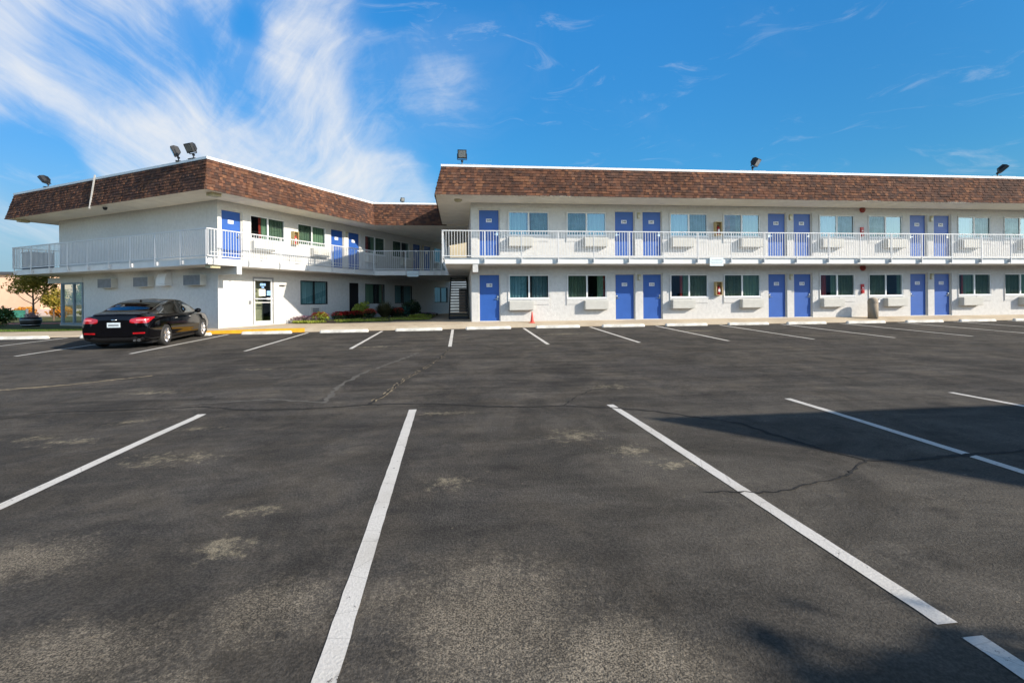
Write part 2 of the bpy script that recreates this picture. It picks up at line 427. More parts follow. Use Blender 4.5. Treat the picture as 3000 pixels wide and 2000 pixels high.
def ribbon(pts, w, lift, wob=0., end_round=False, seed=0):
    """flat strip following the ground along pts"""
    rnd = random.Random(seed); b = MB(); rows = []
    for i, (x, y) in enumerate(pts):
        a = pts[max(0, i - 1)]; c = pts[min(len(pts) - 1, i + 1)]
        d = Vector((c[0] - a[0], c[1] - a[1])).normalized(); n = Vector((-d.y, d.x))
        ww = w(i / (len(pts) - 1)) if callable(w) else w
        l = ww / 2 + rnd.uniform(-wob, wob); r = ww / 2 + rnd.uniform(-wob, wob)
        p = Vector((x, y)) + n * l; q = Vector((x, y)) - n * r
        rows.append([(p.x, p.y, gz(p.x, p.y) + lift), (q.x, q.y, gz(q.x, q.y) + lift)])
    b.grid(rows, False); return b
def resample(pts, step, jag, seed):
    rnd = random.Random(seed); out = []
    for a, c in zip(pts[:-1], pts[1:]):
        L = math.dist(a, c); n = max(1, int(L / step))
        for i in range(n):
            t = i / n; k = 0 if (i == 0 and not out) else jag
            out.append((a[0] + (c[0] - a[0]) * t + rnd.uniform(-k, k), a[1] + (c[1] - a[1]) * t + rnd.uniform(-k, k)))
    out.append(pts[-1]); return out

# painted bay lines: near row (x, far end y, near end y) and the row at the building
def stripe(x, y0, y1, w=.105, seed=0, x1=None, w1=None):
    n = max(8, int((y1 - y0) / .12)); x1 = x if x1 is None else x1
    pts = [(x + (x1 - x) * i / n, y0 + (y1 - y0) * i / n) for i in range(n + 1)]
    o = ribbon(pts, w, .004, .0025, seed=seed).build('parking_line', 'road_paint', lot); return o
for i, (x, y0, y1, x1) in enumerate([(-3.45, 1.4, 7.12, -3.605), (-.545, 1.3, 7.0, -.69), (2.285, 2.03, 6.9, 2.20), (4.83, 1.2, 6.92, 5.04), (7.66, 1.2, 6.98, 7.94), (-6.3, 1.4, 7.15, -6.48), (10.5, 1.3, 7.0, 10.8)]):
    stripe(x, y0, y1, .105, i, x1)
stripe(2.305, .6, 1.94, .106, 31)
for i, x in enumerate([-17.6, -14.75, -11.85, -9.0, -6.02, -3.14, -.31, 2.62, 5.46, 8.36, 11.25, 14.1, 16.95, 19.8, 22.65, 25.5, 28.35]):
    y0 = 14.15 if x > -12 else 14.3
    stripe(x, y0, 19.75, .105, 50 + i)
# cracks
C1 = [(-9.5, 7.0), (-6.21, 7.19), (-5.96, 7.5), (-4.78, 7.5), (-3.8, 7.55), (-3.1, 7.28), (-2.27, 7.24), (-1.36, 7.36), (-.39, 7.31), (.27, 7.08), (.9, 6.93), (1.5, 6.93), (2.13, 6.70), (2.66, 6.40), (3.07, 5.97), (3.45, 5.6), (3.52, 5.12), (3.63, 4.70), (3.75, 4.33), (3.82, 4.15), (4.18, 4.1), (4.8, 4.16), (5.6, 4.21), (7.5, 4.6)]
ribbon(resample(C1, .07, .014, 1), lambda t: .040 + .014 * sin(t * 60), .0048, .013, seed=2).build('crack', 'crack', lot)
C2 = [(-1.38, 7.36), (-1.26, 7.9), (-1.15, 8.7), (-1.065, 9.3), (-.82, 10.35), (-.55, 11.5), (-.3, 13.8)]
ribbon(resample(C2, .08, .03, 3), lambda t: .075 - .03 * t, .004, .018, seed=4).build('crack', 'crack_fill', lot)
ribbon(resample(C2, .08, .03, 3), lambda t: .042, .0062, .016, seed=5).build('crack', 'crack', lot)
C3 = [(3.82, 4.15), (3.5, 3.93), (3.23, 3.78), (2.82, 3.67), (2.52, 3.57), (1.9, 3.65)]
ribbon(resample(C3, .05, .016, 6), lambda t: .03 - .02 * t, .0048, .01, seed=7).build('crack', 'crack', lot)
C4 = [(7.6, 14.6), (8.1, 12.2), (8.2, 11.3), (8.88, 10.1), (9.8, 9.4), (10.5, 8.65), (10.85, 8.1), (12.5, 7.2)]
ribbon(resample(C4, .1, .02, 8), .03, .0048, .01, seed=9).build('crack', 'crack', lot)
C5 = [(1.5, 6.93), (1.78, 7.4), (2.2, 7.9)]
ribbon(resample(C5, .06, .02, 10), .018, .0048, .008, seed=11).build('crack', 'crack', lot)
C6 = [(12.2, 13.5), (12.6, 11.6), (13.4, 10.4), (15.2, 9.6)]
ribbon(resample(C6, .1, .02, 12), .022, .0048, .008, seed=13).build('crack', 'crack', lot)
C7 = [(-2.05, 7.55), (-2.15, 8.6), (-2.05, 9.9), (-1.5, 11.6), (-1.1, 13.0)]
M['dust_line'] = simple('dusty_seam', (.10, .092, .08), .95, var=.2, nscale=10)
ribbon(resample(C7, .12, .03, 14), .07, .004, .03, seed=15).build('crack', 'dust_line', lot)
ribbon(resample([(-4.2, 7.7), (-3.0, 7.9), (-2.1, 7.6)], .1, .02, 16), .05, .004, .02, seed=17).build('crack', 'dust_line', lot)
ribbon(resample([(-9.0, 8.8), (-7.2, 9.6), (-6.2, 10.4)], .1, .03, 18), .09, .004, .03, seed=19).build('crack', 'crack_fill', lot)

# walkway, kerb, planting bed, lawn
wxs = frange(-42, -16, 13) + frange(-15, 1, 32) + frange(2, 38, 18)
b = MB(); rows = []
for y in (KERB_Y, KERB_Y + .02, KERB_Y + .4, KERB_Y + .8, 21.6, 22.3, 22.9):
    rows.append([(x, y, wz(x, y)) for x in wxs])
rows.insert(0, [(x, KERB_Y - .03, gz(x, KERB_Y) - .05) for x in wxs])
b.grid(rows, False)
xs2 = frange(-9, 2, 22)
b.grid([[(x, y, wz(x, y)) for x in xs2] for y in (22.9, 24.5, 27, 31, 39)], False)
walk = tag(b.build('walkway', 'walk'), kind='structure')
b = MB(); rows = []
for y, dz, top in ((KERB_Y - .034, -.04, 0), (KERB_Y - .006, .006, 1), (KERB_Y + .13, .006, 1)):
    rows.append([(x, y, (wz(x, KERB_Y) + dz) if top else gz(x, KERB_Y) + dz) for x in frange(-10.1, -6.25, 12)])
b.grid(rows, False); b.build('painted_kerb', 'yellow', walk)
bed_front = [(-7.75, 23.15), (-6.9, 22.75), (-5.2, 22.95), (-3.4, 23.35), (-1.5, 24.0)]
bed_back = [(-7.6, 24.6), (-6.4, 26.6), (-5.0, 29.1), (-3.6, 31.6), (-1.5, 33.0)]
b = MB(); rows = []
for k in range(6):
    t = k / 5
    rows.append([(a[0] + (c[0] - a[0]) * t, a[1] + (c[1] - a[1]) * t, wz(a[0], 24) + .02 + .06 * sin(pi * min(1, t * 1.0)) + .015 * random.random()) for a, c in zip(bed_front, bed_back)])
b.grid(rows, False); tag(b.build('planting_bed', 'soil'), kind='structure')
b = surface_grid(frange(-60, -13, 20), [22.88, 23.6, 24.6, 25.9], lambda x, y: wz(x, 22.9) + .01 - .025 * max(0, y - 22.9))
lawn = tag(b.build('lawn', 'earth'), kind='structure')

def blades(mb, x, y, z, h, w, rnd, lean=.4):
    a = rnd.uniform(0, 2 * pi); dx, dy = cos(a) * w, sin(a) * w; l = rnd.uniform(-lean, lean) * h; k = rnd.uniform(-lean, lean) * h
    mb.poly([(x - dx, y - dy, z), (x + dx, y + dy, z), (x + l, y + k, z + h)])
rnd = random.Random(3); b = MB()
for i in range(9000):
    x = rnd.uniform(-34, -15.2); y = rnd.uniform(22.9, 25.8)
    blades(b, x, y, wz(x, 22.9) + .01 - .025 * (y - 22.9), rnd.uniform(.04, .08), .012, rnd)
tag(b.build('lawn_grass', 'grass_blade'), 'short mown grass of the lawn beside the walkway', 'grass', kind='stuff')
b = MB()
for i in range(5000):
    t = rnd.random() ** 1.5 * .5; k = rnd.random() * 4; j = min(3, int(k)); u = k - j
    f = [bed_front[j][c] + (bed_front[j + 1][c] - bed_front[j][c]) * u for c in (0, 1)]
    g = [bed_back[j][c] + (bed_back[j + 1][c] - bed_back[j][c]) * u for c in (0, 1)]
    x = f[0] + (g[0] - f[0]) * t; y = f[1] + (g[1] - f[1]) * t
    if noise.noise((x * .9, y * .9, 3)) < -.12: continue
    blades(b, x, y, wz(x, 24) + .03, rnd.uniform(.05, .14), .02, rnd, .7)
tag(b.build('ground_cover', 'leaf_lime'), 'low yellow green ground cover in the planting bed', 'ground cover', kind='stuff')

# ------------------------------------------------------------------ the motel: shared pieces
def wall_panel(mb, x0, x1, z0, z1, holes, depth=.16, axis='x', flip=False, off=0.):
    """facade quads with openings and their reveals, local frame: x along, y into the building"""
    xs = sorted(set([x0, x1] + [h[0] for h in holes] + [h[1] for h in holes])); xs = [x for x in xs if x0 <= x <= x1]
    zs = sorted(set([z0, z1] + [h[2] for h in holes] + [h[3] for h in holes])); zs = [z for z in zs if z0 <= z <= z1]
    def P(x, y, z): return (x, y + off, z) if axis == 'x' else (y + off, x, z)
    def Q(a):
        mb.poly(a[::-1] if flip else a)
    for i in range(len(xs) - 1):
        for j in range(len(zs) - 1):
            cx = (xs[i] + xs[i + 1]) / 2; cz = (zs[j] + zs[j + 1]) / 2
            if any(h[0] < cx < h[1] and h[2] < cz < h[3] for h in holes): continue
            Q([P(xs[i], 0, zs[j]), P(xs[i + 1], 0, zs[j]), P(xs[i + 1], 0, zs[j + 1]), P(xs[i], 0, zs[j + 1])])
    for a, b_, c, d in holes:
        Q([P(a, 0, c), P(a, 0, d), P(a, depth, d), P(a, depth, c)])
        Q([P(b_, 0, d), P(b_, 0, c), P(b_, depth, c), P(b_, depth, d)])
        Q([P(a, 0, d), P(b_, 0, d), P(b_, depth, d), P(a, depth, d)])
        Q([P(b_, 0, c), P(a, 0, c), P(a, depth, c), P(b_, depth, c)])

MESH = {}
def cached(key, fn):
    if key not in MESH: MESH[key] = fn()
    return MESH[key]

DW, DH = .95, 2.07          # door opening
WX0, WX1, WZ0, WZ1 = 1.50, 3.30, .98, 2.02
def door(parent, x, z, number=None, right=True, label=None):
    """x,z = lower left corner of the opening"""
    def slab():
        b = MB(); b.box(.045, .10, .012, DW - .045, .145, DH - .045); return b.mesh('door', 'door_blue')
    def frame():
        b = MB(); b.box(0, .055, 0, .045, .16, DH); b.box(DW - .045, .055, 0, DW, .16, DH); b.box(.045, .055, DH - .045, DW - .045, .16, DH)
        b.box(.045, .02, 0, DW - .045, .16, .012); return b.mesh('frame', 'jamb')
    def handle(r):
        b = MB(); hx = DW - .115 if r else .115; s = -1 if r else 1
        b.box(hx - .03, .088, .92, hx + .03, .10, 1.12); b.lathe([(.0, 0), (.026, 0), (.026, .05), (.0, .05)], 10, Matrix.Translation((hx, .10, 1.06)) @ Matrix.Rotation(radians(90), 4, 'X'))
        b.bar((hx, .06, .97), (hx + s * .12, .055, .97), .022); b.bar((hx, .095, .97), (hx, .055, .97), .022)
        return b.mesh('handle', 'chrome')
    def plate():
        b = MB(); b.box(DW / 2 - .125, .092, 1.50, DW / 2 + .125, .10, 1.655); return b.mesh('number_plate', 'white_paint')
    o = link('door', cached('door', slab), parent, (x, 0, z)); XF[o.name] = None; XF.pop(o.name)
    if label: o['label'] = label
    link('frame', cached('dframe', frame), o); link('handle', cached(('dh', right), lambda: handle(right)), o)
    link('number_plate', cached('dplate', plate), o)
    if number:
        me = text_mesh(number, .125)
        if not me.materials: me.materials.append(M['ink'])
        n = link('number', me, o, (DW / 2, .0905, 1.577))
    return o

def curtain_mesh(x0, x1, z0, z1, y, seed, mat):
    rnd = random.Random(seed); n = max(6, int((x1 - x0) / .022)); b = MB(); rows = []
    ph = rnd.random() * 6
    for z in (z0, (z0 + z1) / 2, z1):
        rows.append([(x0 + (x1 - x0) * i / n, y + .028 * sin(ph + i * 1.02 + .8 * sin(i * .23 + ph)), z) for i in range(n + 1)])
    b.grid(rows, True); return b.mesh('curtain', mat)

def window(parent, x, z, screen_right=True, style=0, w=WX1 - WX0, h=WZ1 - WZ0, dark=False, label=None):
    fm = 'black_frame' if dark else 'white_paint'
    def frame():
        b = MB(); t = .042
        b.box(0, .015, 0, t, .08, h); b.box(w - t, .015, 0, w, .08, h); b.box(t, .015, 0, w - t, .08, t); b.box(t, .015, h - t, w - t, .08, h)
        b.box(w / 2 - .035, .02, t, w / 2 + .035, .075, h - t)
        if not dark: b.box(-.02, -.035, -.045, w + .02, .07, -.002)
        return b.mesh('window', fm)
    def pane(k):
        b = MB(); a, c = ((.042, w / 2 - .035) if k == 0 else (w / 2 + .035, w - .042)); y = .045 if k == 0 else .058
        b.poly([(a, y, .042), (c, y, .042), (c, y, h - .042), (a, y, h - .042)]); return b.mesh('pane', 'glass')
    def scr(k):
        b = MB(); a, c = ((.042, w / 2 - .035) if k == 0 else (w / 2 + .035, w - .042)); y = .026
        b.poly([(a, y, .042), (c, y, .042), (c, y, h - .042), (a, y, h - .042)]); return b.mesh('screen', 'screen')
    k = (round(w, 2), round(h, 2), dark)
    o = link('window', cached(('wf', k), frame), parent, (x, 0, z))
    if label: o['label'] = label
    link('pane', cached(('wp0', k), lambda: pane(0)), o); link('pane', cached(('wp1', k), lambda: pane(1)), o)
    if not dark: link('screen', cached(('ws', k, screen_right), lambda: scr(1 if screen_right else 0)), o)
    def cur(i, a, c, mat): link('curtain', cached(('cu', k, style, i), lambda: curtain_mesh(a, c, .02, h - .02, .15, style * 7 + i, mat)), o)
    if style == 0: cur(0, .02, w - .02, 'curtain')
    elif style == 1: cur(0, .30, .44, 'curtain_red'); cur(1, .44, w - .02, 'curtain')
    elif style == 2: cur(0, .02, w * .5, 'curtain'); cur(1, w * .78, w - .12, 'curtain'); cur(2, w - .12, w - .02, 'curtain_red')
    elif style == 3: cur(0, .02, w * .56, 'curtain'); cur(1, w - .22, w - .02, 'curtain')
    elif style == 4: cur(0, .02, w - .02, 'curtain_sheer')
    elif style == 5: cur(0, w * .28, w * .36, 'curtain_red'); cur(1, w * .36, w - .02, 'curtain')
    elif style == 6: cur(0, .02, w * .45, 'curtain_sheer'); cur(1, w * .58, w - .05, 'curtain_sheer')
    elif style == 7:
        cur(0, .02, w * .22, 'curtain_red'); cur(1, w * .36, w - .02, 'curtain')
    return o

def air_con(parent, x, z, w=1.07):
    def body():
        b = MB(); d = .24
        b.box(0, -d, 0, w, 0, .40); b.box(-.012, -.02, -.012, w + .012, 0, .412)
        return b.mesh('air_conditioner', 'ac_beige')
    def cov():
        b = MB(); d = .24
        b.box(.012, -d - .012, .012, w - .012, -d, .388)
        for i in range(7): b.box(.05, -d - .017, .04 + i * .045, w - .05, -d - .012, .058 + i * .045)
        return b.mesh('cover', 'ac_beige')
    o = link('air_conditioner', cached(('acb', w), body), parent, (x, 0, z)); link('cover', cached(('acc', w), cov), o); return o

def wall_lamp(parent, x, z):
    def body():
        b = MB(); b.box(-.055, -.05, 0, .055, 0, .27); b.prism([(-.06, -.09), (.06, -.09), (.06, -.05), (-.06, -.05)], .17, .27); return b.mesh('wall_lamp', 'lamp_beige')
    def gl():
        b = MB(); b.box(-.045, -.085, .03, .045, -.05, .168); return b.mesh('diffuser', 'lamp_glass')
    o = link('wall_lamp', cached('wl', body), parent, (x, 0, z)); link('diffuser', cached('wlg', gl), o)

PAL = [(.128, .058, .036), (.106, .050, .033), (.150, .070, .043), (.086, .043, .031), (.071, .040, .031), (.061, .037, .031), (.120, .064, .044), (.079, .042, .032), (.176, .084, .048)]
def shingle_face(mb, b0, b1, t0, t1, rnd, rows=10, tabw=.21):
    """laid shingle tabs between the bottom edge b0-b1 and the top edge t0-t1"""
    b0, b1, t0, t1 = map(Vector, (b0, b1, t0, t1)); nrm = (b1 - b0).cross(t0 - b0).normalized()
    for r in range(rows):
        v0, v1 = r / rows, (r + 1) / rows; v2 = min(1., v1 + .15 / rows)
        a0, a1 = b0.lerp(t0, v0), b1.lerp(t1, v0); c0, c1 = b0.lerp(t0, v2), b1.lerp(t1, v2)
        L = (a1 - a0).length; s = -rnd.random() * tabw; clump = 0
        while s < L:
            w = rnd.uniform(.10, .18); u0, u1 = max(0, s / L), min(1, (s + w) / L); s += w
            if u1 <= u0: continue
            lift = rnd.choice((.018, .024, .034)); drop = rnd.uniform(-.012, .012)
            if rnd.random() < .05: mb.col = PAL[clump]
            else:
                clump = rnd.randrange(len(PAL)); mb.col = PAL[clump]
            k = rnd.uniform(.8, 1.18) * (1 + .28 * noise.noise((p0x := a0.lerp(a1, u0)) * 1.1)); mb.col = tuple(c * k for c in mb.col)
            p = a0.lerp(a1, u0); q = a0.lerp(a1, u1); m_ = c0.lerp(c1, u1); n_ = c0.lerp(c1, u0)
            dv = (n_ - p).normalized() * drop if 0 < r else Vector((0, 0, 0))
            P, Q = p + nrm * lift + dv, q + nrm * lift + dv; R, S = m_ + nrm * .003, n_ + nrm * .003
            mb.poly([P, Q, R, S]); mb.poly([p + dv, q + dv, Q, P]); mb.poly([p + dv, P, S]); mb.poly([q + dv, R, Q])
    mb.col = (.03, .02, .015); o = nrm * -.004
    mb.poly([b0 + o, b1 + o, t1 + o, t0 + o])

def railing_run(mb, posts, p0, p1, zt, zb, step=.1135, post_step=1.535, first=.0, foot=None, w=.019, post_at=None, slab_dir=None):
    """top rail, bottom rail and balusters between two points; posts are separate meshes"""
    p0 = Vector((p0[0], p0[1], 0)); p1 = Vector((p1[0], p1[1], 0)); d = p1 - p0; L = d.length; d.normalize()
    Z = Vector((0, 0, 1))
    mb.bar(p0 + Z * (zt - .02), p1 + Z * (zt - .02), .05, .04); mb.bar(p0 + Z * (zb + .02), p1 + Z * (zb + .02), .035, .035)
    n = int(L / step); off = (L - n * step) / 2
    for i in range(n + 1):
        q = p0 + d * (off + i * step); mb.bar(q + Z * (zb + .037), q + Z * (zt - .04), w, w)
    s = post_at if post_at is not None else [first + i * post_step for i in range(int((L - first) / post_step) + 1)]
    for k in s:
        q = p0 + d * k
        posts.append((q + Z * (foot if foot is not None else zb - .2), q + Z * (zt - .041), d, slab_dir))

# ------------------------------------------------------------------ motel block (right)
ST = 2.79
MX, MY, MZ = .5, 20.9, .58
block = thing('motel_block', 'long white two storey motel block with blue doors and brown shingle roof, on the right', 'building', (MX, MY, MZ))
CENT = [.14, 7.56, 14.94, 22.28, 29.64]
holes = []; doors = []; wins = []
for i, c in enumerate(CENT):
    for fl in (0, 1):
        z = fl * ST; zd = z + (.05 if fl else 0)
        if i > 0: doors.append((c - .17 - DW, zd, fl, i, False))
        doors.append((c + .17, zd, fl, i, True))
        if i > 0: wins.append((c - WX1, z + WZ0, fl, i, False))
        wins.append((c + WX0, z + WZ0, fl, i, True))
for d in doors: holes.append((d[0], d[0] + DW, d[1], d[1] + DH))
for w in wins: holes.append((w[0], w[0] + WX1 - WX0, w[1], w[1] + WZ1 - WZ0))
BL = 36.0; EV = 5.175
b = MB(); wall_panel(b, 0, BL, -.3, EV, holes)
b.poly([(0, 14, -.3), (0, 0, -.3), (0, 0, EV), (0, 14, EV)])
b.poly([(BL, 0, -.3), (BL, 14, -.3), (BL, 14, EV), (BL, 0, EV)]); b.poly([(BL, 14, -.3), (0, 14, -.3), (0, 14, EV), (BL, 14, EV)])
# plaster patches standing a little proud under the fixed sashes, control joints, corner returns
for w in wins:
    fx = w[0] + (.98 if w[4] else .0)
    b.box(fx, -.022, w[1] - .27, fx + .82, .002, w[1] - .052)
    b.box(w[0] - (0.045 if not w[4] else .045), -.03, w[1] - .30, w[0] - .012, .002, w[1] + WZ1 - WZ0 + .02)
b.build('wall', 'stucco', block, world=False)
b = MB(); b.box(.02, .35, 0, BL - .02, 13.9, .004); b.box(.02, .35, 2.45, BL - .02, 13.9, 2.75); b.box(.02, .36, .01, BL - .02, 3.2, .012)
for x in [0.02] + [c + k for c in CENT for k in (0, 3.69)]: b.box(x, .3, .0, x + .08, 5, EV - .05)
b.box(.1, 4.95, 0, BL - .1, 5.0, EV - .05); b.box(.01, .002, EV - .03, BL - .01, 13.9, EV + .05); b.box(BL + .3, -1.2, EV + .07, BL + .4, 14, 6.19)
b.build('interior_floor', 'interior', block, world=False)
NUM_LO = {(0, True): '118', (1, False): '117', (1, True): '116', (2, False): '115', (2, True): '114', (3, False): '113', (3, True): '112', (4, False): '111', (4, True): '110'}
NUM_UP = {(0, True): '249', (1, False): '248', (1, True): '247', (2, False): '246', (2, True): '245', (3, False): '244', (3, True): '243', (4, False): '242', (4, True): '241'}
for x, z, fl, i, right in doors:
    n = (NUM_UP if fl else NUM_LO)[(i, right)]
    door(block, x, z, n, right, 'blue door numbered %s' % n)
STY = {(0, 0, True): 6, (0, 1, True): 6, (1, 0, False): 2, (1, 1, False): 4, (1, 0, True): 5, (1, 1, True): 4, (2, 0, False): 0, (2, 1, False): 7, (2, 0, True): 7, (2, 1, True): 4,
       (3, 0, False): 3, (3, 1, False): 0, (3, 0, True): 1, (3, 1, True): 6, (4, 0, False): 0, (4, 1, False): 4}
for x, z, fl, i, right in wins:
    window(block, x, z, right, STY.get((i, fl, right), 0))
    air_con(block, x - .01 if right else x + .74, z - .51)
for i, c in enumerate(CENT):
    if i:
        for fl in (0, 1): wall_lamp(block, c, fl * ST + 1.76)
# balcony
b = MB(); b.box(-1.1, -1.22, 2.42, BL, -.002, 2.67); b.box(-1.1, -.002, 2.42, -.002, 6.38, 2.67)
b.build('balcony_floor', 'slab', block, world=False)
b = MB(); b.box(.03, -1.19, 2.08, .25, -.002, 2.418); b.build('beam', 'stucco', block, world=False)
def posts_build(parent, plist, rail, slab_z0, slab_z1, gap, inv):
    for a, c, d, n in plist:
        q = MB(); q.bar(a, c, .032, .04)
        if n is not None:
            nn = Vector(n); m0 = a + Vector((0, 0, 1)) * ((slab_z0 + slab_z1) / 2 - a.z); q.bar(m0 + nn * .02, m0 + nn * (gap - .002), .035, .15)
        me = q.mesh('railing_post', 'rail_white', inv)
        link('railing_post', me, rail)
b = MB(); pl = []
railing_run(b, pl, (-1.20, -1.32), (BL, -1.32), 3.78, 2.71, post_at=[0.0] + [1.72 + 1.528 * k for k in range(23)], foot=2.44, slab_dir=(0, 1, 0))
railing_run(b, pl, (-1.20, -1.30), (-1.20, 6.2), 3.78, 2.71, post_at=[1.6, 3.1, 4.6, 6.1, 7.5], foot=2.44, slab_dir=(1, 0, 0))
rail = b.build('balcony_railing', 'rail_white', block, world=False)
posts_build(block, pl, rail, 2.42, 2.67, .10, None)
# mansard roof
rnd = random.Random(11); b = MB()
EB = [(-1.47, 6.2), (-1.47, -1.6), (BL + .9, -1.6)]; TB = [(-1.2, 6.2), (-1.2, -1.33), (BL + .63, -1.33)]
for k in (0, 1): shingle_face(b, (*EB[k], EV - .012), (*EB[k + 1], EV - .012), (*TB[k], 6.358), (*TB[k + 1], 6.358), rnd)
roof = b.build('mansard_roof', 'shingle', block, world=False)
b = MB()
b.box(-1.23, -1.36, 6.352, BL + .65, -1.24, 6.44); b.box(-1.23, -1.24, 6.352, -1.11, 6.2, 6.44)
for x in (0.2, 12.2, 24.6): b.box(x - .6, -1.372, 6.437, x + .6, -1.0, 6.452)
b.build('roof_cap', 'white_paint', roof, world=False)
b = MB(); b.box(-1.12, -1.24, 6.2, BL + .6, 14.5, 6.24); b.build('flat_roof', 'flat_roof', roof, world=False)
b = MB(); b.box(-1.455, -1.585, EV, BL + .9, -.002, EV + .06); b.box(-1.455, -.002, EV, -.002, 6.1, EV + .06)
for x in (3.2, 9.5, 17.2, 21.4, 27): b.box(x, -1.61, EV - .022, x + .9, -1.55, EV + .002)
b.build('soffit', 'soffit', block, world=False)
b = MB(); b.lathe([(.17, 0), (.165, -.05), (.12, -.10), (.0, -.12)], 20, Matrix.Translation((-.55, -.62, EV))); b.build('soffit_light', 'lamp_beige', block, world=False)

# ------------------------------------------------------------------ motel wing (left, turned towards the car park)
TH = .518; U = Vector((sin(TH), cos(TH), 0)); V = Vector((-U.y, U.x, 0)); WC = Vector((-9.84, 20.73, 0)); WB = .50
wing = thing('motel_wing', 'angled white motel wing on the left with a corner balcony and brown shingle roof', 'building', (WC.x, WC.y, WB), pi / 2 - TH)
holes = []; E2 = 5.205
wd = []; ww = []
for c in (0, 7.36, 14.72):
    if c: wd.append((c - .17 - DW, False)); ww.append((c - WX1, False))
    wd.append((c + .17, True)); ww.append((c + WX0, True))
for x, r in wd: holes.append((x, x + DW, ST + .02, ST + .02 + DH))
for x, r in ww: holes.append((x, x + WX1 - WX0, ST + WZ0 + .02, ST + WZ1 + .02))
LWN = [(4.19, 5.97, .86, 2.05), (8.85, 10.62, .86, 2.02), (11.6, 13.45, .86, 2.0), (16.2, 18.0, .86, 2.0)]
holes += LWN
GD = (1.59, 2.66, .0, 2.12); LD = (7.56, 8.42, 0, 2.04)
holes += [GD, LD]
b = MB(); wall_panel(b, 0, 18.4, -.3, E2, holes)
# end wall (plane x=0, runs along +y): upper storey and lower storey up to the glazed lobby corner
b.poly([(0, 9.82, -.3), (0, 0, -.3), (0, 0, E2), (0, 9.82, E2)][::1]); b.poly([(0, 12, 2.05), (0, 9.82, 2.05), (0, 9.82, E2), (0, 12, E2)])
b.poly([(0, 12, E2), (0, 12, 2.05), (2.6, 12, 2.05), (2.6, 12, E2)]); b.poly([(2.6, 12, -.3), (18.4, 12, -.3), (18.4, 12, E2), (2.6, 12, E2)])
b.poly([(18.4, 0, -.3), (18.4, 12, -.3), (18.4, 12, E2), (18.4, 0, E2)])
b.poly([(0, 9.82, -.3), (4, 9.82, -.3), (4, 9.82, 2.4), (0, 9.82, 2.4)]); b.poly([(4, 9.82, -.3), (4, 12, -.3), (4, 12, 2.4), (4, 9.82, 2.4)])
b.build('wall', 'stucco', wing, world=False)
b = MB(); b.box(-.02, 9.86, 2.06, .20, 13.06, 2.32); b.build('beam', 'stucco', wing, world=False)
b = MB(); b.box(.203, 12.003, 2.06, 2.6, 12.2, 2.32); b.build('beam', 'stucco', wing, world=False)
b = MB(); b.box(.0, -1.13, 2.12, .22, -.002, 2.438); b.build('beam', 'stucco', wing, world=False)
b = MB(); b.box(.02, .3, 2.1, 18.3, 9.7, 2.4); b.box(.1, 4.9, 0, 18, 5.0, 5.1); b.box(.02, .3, -.02, 18.3, 9.7, -.01); b.box(.01, .01, E2 - .03, 18.3, 11.9, E2 + .05)
for x in (3.7, 7.3, 11.0, 14.7, 18.25): b.box(x, .3, 0, x + .08, 4.8, 5.1)
b.build('interior_floor', 'interior', wing, world=False)
b = MB(); b.box(-.0, 9.84, -.1, 3.95, 12.0, .0); b.build('lobby_floor', 'tile_floor', wing, world=False)
for k, (x, r) in enumerate(wd): door(wing, x, ST + .02, None, r)
for k, (x, r) in enumerate(ww):
    window(wing, x, ST + WZ0 + .02, r, (5, 0, 7, 3, 4)[k]); air_con(wing, x - .01 if r else x + .74, ST + WZ0 - .49)
for k, (a, c, z0, z1) in enumerate(LWN): window(wing, a, z0, True, (4, 2, 6, 4)[k], c - a, z1 - z0, True)
for c in (7.36, 14.72): wall_lamp(wing, c, ST + 1.76)
# lower through wall air conditioners on the garden side
b = MB(); b.box(4.8, -.06, .27, 5.42, .0, .72); a = b.build('air_conditioner', 'ac_beige', wing, world=False)
b = MB()
for i in range(4): b.box(4.9, -.068, .31 + i * .095, 5.3, -.06, .38 + i * .095)
b.build('grille', 'vent_grey', a, world=False)
b = MB(); b.box(11.75, -.2, .18, 12.8, 0, .62); a = b.build('air_conditioner', 'ac_beige', wing, world=False)
b = MB(); b.box(12.0, -.21, .2, 12.78, -.2, .6); b.build('grille', 'vent_grey', a, world=False)
# glass entrance door
x0, x1, _, z1 = GD
b = MB(); b.box(x0, .0, 0, x0 + .06, .12, z1); b.box(x1 - .06, .0, 0, x1, .12, z1); b.box(x0 + .06, .0, z1 - .08, x1 - .06, .12, z1)
gd = b.build('glass_door', 'grey_metal', wing, world=False); gd['label'] = 'white framed glass entrance door with notices and a push bar'
b = MB(); a, c = x0 + .06, x1 - .06
b.box(a, .02, 0, a + .07, .07, z1 - .08); b.box(c - .07, .02, 0, c, .07, z1 - .08); b.box(a + .07, .02, z1 - .16, c - .07, .07, z1 - .08); b.box(a + .07, .02, 0, c - .07, .07, .16); b.box(a + .07, .025, .97, c - .07, .065, 1.0)
b.build('frame', 'white_paint', gd, world=False)
b = MB(); b.poly([(a + .07, .05, .16), (c - .07, .05, .16), (c - .07, .05, z1 - .16), (a + .07, .05, z1 - .16)]); b.build('pane', 'glass_clear', gd, world=False)
b = MB(); b.box(a, .62, .0, c, .66, 2.05); b.build('inner_panel', 'tan_panel', gd, world=False)
b = MB(); b.bar((a + .02, -.03, 1.15), (c - .02, -.03, 1.15), .035); b.box(c - .33, -.05, 1.11, c - .12, .0, 1.19); b.build('push_bar', 'white_paint', gd, world=False)
b = MB(); b.box(a + .27, .035, 1.28, a + .6, .045, 1.58); b.build('notice', 'paper', gd, world=False)
